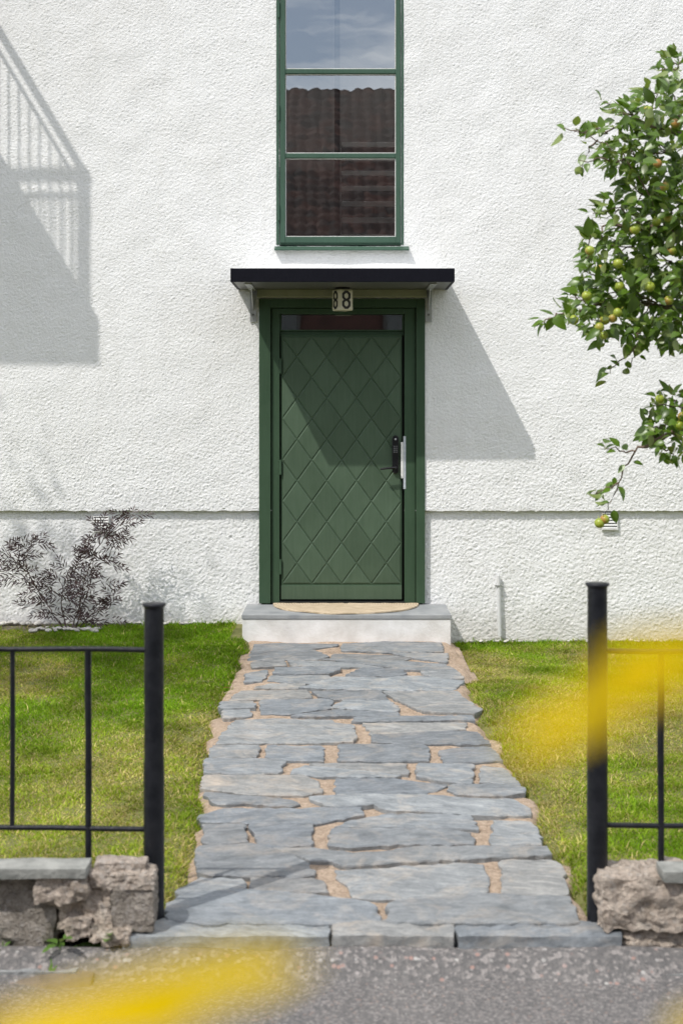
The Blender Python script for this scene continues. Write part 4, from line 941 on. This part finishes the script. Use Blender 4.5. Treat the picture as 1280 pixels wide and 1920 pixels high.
am = MB(); prof = [(0.10, -0.80), (0.42, -0.88), (0.80, -0.62), (1.0, -0.1), (0.97, 0.35), (0.72, 0.76), (0.40, 0.88), (0.14, 0.74), (0.03, 0.66)]
am.lathe((0, 0, 0), [(a * 0.0195, b_ * 0.0195) for a, b_ in prof], 16); am.tube([(0, 0, 0.013), (0.002, 0, 0.024), (0.005, 0.001, 0.033)], 0.0012, 5)
ame = am.mesh('apple'); ame.polygons.foreach_set('use_smooth', [True] * len(ame.polygons)); ame.materials.append(MATS['apple_skin'])
for ax, ay in [(1214,208),(1265,232),(1232,307),(1105,470),(1123,505),(1161,538),(1099,555),(1157,586),(1148,597),(1133,600),(1123,614),(1075,600),(1131,629),(1259,470),(1217,538),(1253,563),(1158,494),(1230,416),(1252,409),(1236,748),(1273,798),(1123,981),(1133,974),(1278,781),(1190,430),(1245,350)]:
    o = bpy.data.objects.new('apple', ame); C.objects.link(o); o.parent = tree; p = T(ax, ay, r.uniform(-0.32, -0.14) if ay < 700 else -0.12)
    o.matrix_local = Matrix.Translation(p - WLOC[tree]) @ Euler((r.uniform(-0.9, 0.9), r.uniform(-0.6, 0.6), r.uniform(1.5, 4.7))).to_matrix().to_4x4() @ Matrix.Scale(r.uniform(0.92, 1.1), 4)
# leaves by the hanging pair of apples
# ------------------------------------------------------------------ purple shrub by the wall
SY = -0.22
def S(px, py, dy=0.0): return P(px, py, SY + dy)
shrub = root('purple_shrub', S(135, 1184), 'dark purple feathery shrub with thin stems against the white plinth', 'shrub')
r = random.Random(5)
stems = [[(122,1184),(100,1150),(85,1128),(62,1095),(30,1080),(-5,1068)], [(85,1128),(55,1075),(45,1040),(40,1018)], [(135,1184),(148,1140),(160,1085),(175,1040),(195,1010),(225,985),(245,980)], [(140,1184),(165,1110),(180,1028)],
         [(128,1184),(115,1140),(118,1100),(105,1075)], [(140,1184),(175,1150),(205,1135),(218,1120)], [(150,1135),(120,1120),(95,1105),(70,1085)], [(160,1085),(140,1070),(155,1030)], [(175,1040),(200,1055),(208,1060)], [(195,1010),(215,1000),(235,1020)],
         [(120,1155),(90,1150),(60,1140)], [(145,1160),(170,1165),(205,1160)], [(55,1075),(25,1050),(5,1022)], [(160,1100),(190,1090),(200,1105)], [(45,1040),(60,1022),(70,1020)], [(225,985),(235,972),(250,965)], [(187,1020),(187,1000),(188,988)], [(118,1100),(130,1085),(125,1068)]]
fv, ff = [], []
def leaflet(p, d, L, W):
    d = d.normalized(); s_ = d.cross(Vector((0, -1, 0.2)))
    if s_.length < 0.05: s_ = Vector((1, 0, 0))
    s_.normalize(); s_ = (s_ + Vector((0, r.uniform(-0.5, 0.5), 0))).normalized(); o_ = len(fv)
    q = p + d * L * 0.5 + Vector((0, 0, -0.002)); e = p + d * L + Vector((0, 0, -L * 0.18))
    fv.extend([tuple(p), tuple(q + s_ * W), tuple(e), tuple(q - s_ * W)]); ff.append((o_, o_ + 1, o_ + 2, o_ + 3))
def frond(p, d, L):
    d = d.normalized(); side = d.cross(Vector((0, -1, 0)))
    if side.length < 0.05: side = Vector((1, 0, 0))
    side.normalize(); n = 4
    for i in range(n):
        t = (i + 0.6) / n; q = p + d * L * t + Vector((0, 0, -0.25 * L * t * t)); l = L * (0.55 - 0.25 * t)
        for sg in (-1, 1): leaflet(q, d * 0.8 + side * sg * r.uniform(0.5, 0.9) + Vector((0, r.uniform(-0.4, 0.4), 0)), l * r.uniform(0.8, 1.2), 0.0046)
    leaflet(p + d * L * 0.8 + Vector((0, 0, -0.18 * L)), d, L * 0.55, 0.005)
for sp in stems:
    dy = r.uniform(-0.10, 0.08); pts = [S(x, y, dy * min(1, i / 2)) for i, (x, y) in enumerate(sp)]; full = []
    for i in range(len(pts) - 1):
        for j in range(4): full.append(pts[i].lerp(pts[i + 1], j / 4) + Vector((r.gauss(0, 0.003), 0, r.gauss(0, 0.003))))
    full.append(pts[-1]); n = len(full); MB().tube(full, [0.0048 - 0.0034 * i / n for i in range(n)], 6).build('stem', 'shrub_stem', shrub, smooth=60)
    for i, q in enumerate(full):
        if i < 3 and sp[0][1] > 1175: continue
        for _ in range(r.choice((0, 1, 1, 0, 1, 2))):
            a = r.uniform(-0.5, math.pi + 0.5); frond(q, Vector((math.cos(a), r.uniform(-0.7, 0.5), math.sin(a) * 0.8 + 0.1)), r.uniform(0.09, 0.15))
o = obj('foliage', fast_mesh('foliage', np.array(fv), np.array(ff)), 'shrub_leaf', shrub); o['kind'] = 'stuff'

# pebbles round the shrub and along the wall foot
bed = obj('pebble_bed', MB().add([(-2.6, -0.36, 0.022), (-1.6, -0.36, 0.022), (-1.5, 0.03, 0.040), (-3.0, 0.03, 0.040)], [(0, 1, 2, 3)]).mesh('pebble_bed'), 'dirt'); tag(bed, kind='structure')
bm = bmesh.new(); bmesh.ops.create_icosphere(bm, subdivisions=2, radius=1.0); pme = bpy.data.meshes.new('pebble'); bm.to_mesh(pme); bm.free()
pme.polygons.foreach_set('use_smooth', [True] * len(pme.polygons)); pme.materials.append(MATS['pebble_white'])
def pebble(x, y, z, s):
    o = bpy.data.objects.new('pebble', pme); link(o, bed, (x, y, z)); o.scale = (s * r.uniform(0.9, 1.5), s * r.uniform(0.8, 1.2), s * r.uniform(0.5, 0.7)); o.rotation_euler = (r.uniform(-0.3, 0.3), r.uniform(-0.3, 0.3), r.uniform(0, 3))
for i in range(30):
    px = 58 + 128 * (i / 29) + r.uniform(-3, 3); p = GP(px, 1182 + r.uniform(-5, 2) - 6 * math.sin(math.pi * i / 29) * 0.3, 0.045); pebble(p.x, p.y, 0.045, r.uniform(0.013, 0.024))
for i in range(34): x = -2.7 + 1.95 * r.random(); pebble(x, r.uniform(-0.09, -0.02), 0.055, r.uniform(0.012, 0.026))
for i in range(26): x = 0.85 + 1.75 * r.random(); pebble(x, r.uniform(-0.07, -0.015), -0.075, r.uniform(0.008, 0.018))

# ------------------------------------------------------------------ weeds, fallen leaves and chips by the kerb
r = random.Random(9)
def weed(loc, n, size, label):
    w = root('weed', loc, label, 'weed')
    for i in range(n):
        a = 6.283 * i / n + r.uniform(-0.4, 0.4); L = size * r.uniform(0.6, 1.1); vs_, fs_ = leaf_mesh(L, L * 0.42, 0.3, 0.3)
        vs_ = [(x, y * (1 + 0.25 * math.sin(x / L * 17)), z) for x, y, z in vs_]; h = r.uniform(0.01, size * 0.9)
        M = Matrix.Translation(Vector(loc) + Vector((0.01 * math.cos(a), 0.01 * math.sin(a), h))) @ Euler((r.uniform(-0.3, 0.3), r.uniform(-0.7, 0.1), a)).to_matrix().to_4x4()
        me = bpy.data.meshes.new('leaf'); me.from_pydata([tuple(M @ Vector(v)) for v in vs_], [], fs_); me.update(); obj('leaf', me, 'weed_leaf', w, smooth=180)
    MB().tube([loc, Vector(loc) + Vector((0.004, -0.003, size * 0.95))], [0.003, 0.0018], 6).build('stem', 'weed_leaf', w, smooth=60)
weed(GP(208, 1788, -0.06), 16, 0.10, 'leafy green weed growing at the kerb below the left post')
weed(GP(112, 1806, -0.07), 9, 0.075, 'small flat green weed on the asphalt beside the leafy weed')
weed(GP(4, 1800, -0.07), 6, 0.06, 'green weed at the left edge below the crumbling wall')
weed(GP(1150, 1722, 0.0), 7, 0.05, 'low green weed at the foot of the right iron post')
def scrap(name, px, py, z, size, label, mt, cat, rot=0.0):
    p = GP(px, py, z); vs_, fs_ = leaf_mesh(size, size * 0.6, 0.25, 0.25); M = Euler((r.uniform(-0.3, 0.3), r.uniform(-0.3, 0.3), rot)).to_matrix()
    me = bpy.data.meshes.new(name); me.from_pydata([tuple(M @ Vector((x - size / 2, y, zz + 0.008))) for x, y, zz in vs_], [], fs_); me.update(); o = obj(name, me, mt, None, smooth=180, loc=p); tag(o, label, cat, 'fallen leaves')
scrap('fallen_leaf', 168, 1832, -0.084, 0.045, 'single dry brown leaf lying on the asphalt at lower left', 'dead_leaf', 'leaf', 0.4)
scrap('fallen_leaf', 128, 1786, -0.07, 0.05, 'dry orange brown leaf among the weeds by the left kerb', 'dead_leaf', 'leaf', 2.1)
scrap('fallen_leaf', 1192, 1795, -0.07, 0.05, 'rusty orange leaf in the gap beside the kerb end', 'dead_leaf', 'leaf', 1.0)
scrap('fallen_leaf', 263, 1424, 0.03, 0.05, 'small reddish leaf on the lawn beside the left post', 'dead_leaf', 'leaf', 1.7)
scrap('fallen_leaf', 425, 1291, 0.03, 0.05, 'small orange leaf on the grass at the left path edge', 'dead_leaf', 'leaf', 0.2)
def chip(px, py, s, mt, label):
    p = GP(px, py, -0.075); o = rock('stone_chip', p.x - s, p.x + s, p.y - s * 0.8, p.y + s * 0.8, p.z - 0.004, p.z + s * 1.1, px * 0.1, mt, None, s * 0.3, 3, 40, 0.5); tag(o, label, 'stone')
chip(1199, 1812, 0.013, 'brick_chip', 'small orange brick chip on the asphalt by the kerb end'); chip(1189, 1817, 0.008, 'kerb_granite', 'tiny grey chip beside the orange brick chip')
chip(1240, 1818, 0.012, 'pebble_white', 'pale grey stone chip right of the brick chip'); chip(1216, 1806, 0.009, 'pebble_white', 'tiny white chip behind the brick chip')

# ------------------------------------------------------------------ tall yellow flowers close to the camera
def petal(mb, c, d, nrm, L, W):
    d = d.normalized(); s_ = nrm.cross(d).normalized(); n = 7; vv = []
    for i in range(n + 1):
        t = i / n; w = W * 0.5 * (0.35 + 1.3 * t - 0.5 * t * t) * (1 if t < 0.7 else math.sqrt(max(0.0, 1 - ((t - 0.7) / 0.3) ** 2)) + 0.02)
        q = c + d * L * t - nrm * (0.18 * L * t * t)
        vv += [q - s_ * w + nrm * w * 0.25, q, q + s_ * w + nrm * w * 0.25]
    mb.add(vv, [(i * 3 + j, i * 3 + 3 + j, i * 3 + 4 + j, i * 3 + 1 + j) for i in range(n) for j in (0, 1)])
def flower(px, py, dist, tips, label, foot, rad=0.009):
    """a daisy-like flower: each petal runs from the disc towards a tip given as (pixel x, pixel y, distance, width)"""
    c = P(px, py, dist - DW); nrm = Vector((-0.2, -0.45, 0.87)).normalized(); f = root('yellow_flower', foot, label, 'flower', 'tall yellow flowers beside the camera')
    u = nrm.cross(Vector((0.2, 0.3, 0.9))).normalized(); v = nrm.cross(u)
    for tx, ty, td, W in tips:
        d = P(tx, ty, td - DW) - c; L = d.length; d.normalize(); nn = (nrm - d * nrm.dot(d)).normalized(); nn = (nn + Vector((0, -0.7, 0.0))); nn = (nn - d * nn.dot(d)).normalized()
        mb = MB(); petal(mb, c + d * rad * 0.5, d, nn, L - rad * 0.5, W); mb.build('petal', 'yellow_petal', f, smooth=180)
    dome = MB(); n = 16; rings = [(1.0, 0.0), (0.92, 0.35), (0.6, 0.62), (0.2, 0.75)]
    vv = [c + (u * math.cos(6.283 * k / n) + v * math.sin(6.283 * k / n)) * rad * a + nrm * rad * b for a, b in rings for k in range(n)]
    dome.add(vv, [(i * n + k, i * n + (k + 1) % n, (i + 1) * n + (k + 1) % n, (i + 1) * n + k) for i in range(3) for k in range(n)] + [tuple(3 * n + k for k in range(n))]); dome.build('flower_disc', 'flower_disc', f, smooth=60)
    foot = Vector(foot); b0 = c - nrm * 0.004; st_ = [foot, foot.lerp(b0, 0.35) + Vector((0.01 * (1 if c.x > 0 else -1), 0, 0.05)), foot.lerp(b0, 0.75) + Vector((0.01 * (1 if c.x > 0 else -1), 0, 0.0)), b0 + Vector((0.004 * (1 if c.x > 0 else -1), 0, -0.06)), b0]
    MB().tube(st_, [0.005, 0.004, 0.003, 0.0025, 0.003], 8).build('stem', 'flower_leaf', f, smooth=60)
    for i in range(4):
        q = foot.lerp(b0, 0.2 + 0.14 * i); vs_, fs_ = leaf_mesh(0.14, 0.045, 0.3, 0.35); M = Matrix.Translation(q) @ Euler((0, -0.3, (2.0 + i * 0.9) if c.x < 0 else (-1.1 + i * 0.5))).to_matrix().to_4x4()
        me = bpy.data.meshes.new('leaf'); me.from_pydata([tuple(M @ Vector(p)) for p in vs_], [], fs_); me.update(); obj('leaf', me, 'flower_leaf', f, smooth=180)
flower(1430, 1205, 0.25, [(935, 1378, 0.25, 0.0082), (1120, 1262, 0.25, 0.0105), (1600, 1080, 0.25, 0.012), (1830, 1150, 0.25, 0.013), (1800, 1330, 0.24, 0.013), (1600, 1340, 0.22, 0.013), (1520, 1150, 0.285, 0.013)],
       'blurred yellow flower petals close up at the right edge', (0.28, -10.0, -0.1), 0.008)
flower(-90, 1960, 0.25, [(565, 1772, 0.25, 0.0088), (370, 1890, 0.245, 0.0075), (110, 2010, 0.22, 0.012), (-400, 1880, 0.26, 0.013), (-500, 2030, 0.25, 0.013), (-250, 2120, 0.23, 0.013), (-100, 1860, 0.285, 0.012)],
       'blurred yellow flower petals close up at the lower left corner', (-0.28, -10.0, -0.1), 0.008)
flower(1470, 1995, 0.27, [(1265, 1925, 0.27, 0.008), (1530, 1880, 0.28, 0.009), (1690, 1950, 0.27, 0.009), (1650, 2080, 0.26, 0.009), (1430, 2090, 0.245, 0.009), (1320, 2030, 0.25, 0.009)],
       'faint blurred yellow petal tip at the lower right corner', (0.24, -9.96, -0.1), 0.006)

# ------------------------------------------------------------------ beyond the camera: the house across the road, mirrored in the window
op = root('red_roof_house', (0, -24, -0.1), 'house with a red pantile roof mirrored in the tall window', 'house')
MB().box(-10, 10, -28, -20.3, -0.3, 5.0).build('wall', 'far_wall', op)
nx, ny = 420, 46; xs = np.linspace(-10.5, 10.5, nx); tt = np.linspace(0, 1, ny * 2)
X, Tt = np.meshgrid(xs, tt); row = np.floor(Tt * ny * 0.5); fr_ = Tt * ny * 0.5 - row
Zr = 4.75 + Tt * 4.55 + 0.05 * np.abs(np.sin(X * math.pi / 0.26)) - 0.05 * fr_; Yr = -19.7 - Tt * 4.3; i = np.arange(X.size).reshape(X.shape)
F = np.stack([i[:-1, :-1], i[:-1, 1:], i[1:, 1:], i[1:, :-1]], -1).reshape(-1, 4)[:, ::-1]
ro = obj('roof', fast_mesh('roof', np.stack([X, Yr, Zr], -1).reshape(-1, 3), F), 'red_tile', op)
MB().add([(-10.5, -28.3, 4.75), (10.5, -28.3, 4.75), (10.5, -24.0, 9.29), (-10.5, -24.0, 9.29), (-10, -20.3, 5.0), (-10, -28, 5.0), (10, -20.3, 5.0), (10, -28, 5.0), (-10, -24, 9.2), (10, -24, 9.2)], [(0, 1, 2, 3), (4, 5, 8), (7, 6, 9)]).build('roof_back', 'red_tile', op)
MB().box(4.4, 5.2, -24.6, -23.8, 8.6, 10.3).build('chimney', 'far_wall', ro)
for x in (-7.5, -4.5, -1.5, 1.5, 4.5, 7.5):
    for z in (0.9, 3.1):
        w_ = MB().box(x - 0.6, x + 0.6, -20.31, -20.24, z, z + 1.3).build('window', 'interior_dark', op); MB().box(x - 0.52, x + 0.52, -20.245, -20.225, z + 0.08, z + 1.22).build('pane', 'glass_dark', w_)

simple('added_hedge_green', (0.018, 0.035, 0.012), (0.04, 0.07, 0.022), 14, 0.9, 1.0, 30, 0.06)
for i, (xa, xb) in enumerate(((-13, -2.6), (-1.2, 13))):  # unseen foliage blocks, added to hold low sky light off the doorway
    hg = root('added_hedge', ((xa + xb) / 2, -13.0, -0.1), ('unseen green light blocker added across the road left of the gap', 'unseen green light blocker added across the road behind the camera')[i], 'added_hedge', 'added light blockers across the road')
    rock('foliage', xa, xb, -13.6, -12.5, -0.15, 2.45, 90 + i, 'added_hedge_green', hg, 0.12, 34, 2.2, 0.03)

# garden tree left of the view, dappling the left lawn
gt = root('garden_tree', (-5.4, -5.1, -0.05), 'slender garden tree left of the lawn shading the grass', 'tree')
r = random.Random(3)
tc = Vector((-5.4, -5.0, 7.3))
MB().tube([(-5.4, -5.1, -0.2), (-5.37, -5.12, 2.5), (-5.45, -5.08, 5.0), (-5.4, -5.0, 7.8)], [0.14, 0.12, 0.08, 0.02], 9).build('trunk', 'bark', gt, smooth=60)
its = []
for _ in range(26):
    q = Vector((r.gauss(0, 1), r.gauss(0, 1), r.gauss(0, 1))).normalized() * r.uniform(0.3, 0.9); c_ = tc + Vector((q.x * 0.95, q.y * 1.45, q.z * 0.85)); s_ = r.uniform(0.16, 0.32)
    MB().tube([(-5.42, -5.05, max(5.0, c_.z - 0.9)), c_.lerp(Vector((-5.42, -5.05, c_.z)), 0.4) - Vector((0, 0, 0.2)), c_], [0.025, 0.014, 0.004], 5).build('branch', 'bark', gt)
    for _ in range(190):
        p = c_ + Vector((r.gauss(0, s_), r.gauss(0, s_), r.gauss(0, s_ * 0.7))); d = Vector((r.gauss(0, 1), r.gauss(0, 1), r.gauss(-0.3, 0.6))).normalized(); its.append((p, leaf_matrix(p, d, r.uniform(0.7, 1.2)), r.randrange(4)))
stuff_leaves('crown', its, LEAFV, 'tree_leaf', gt)
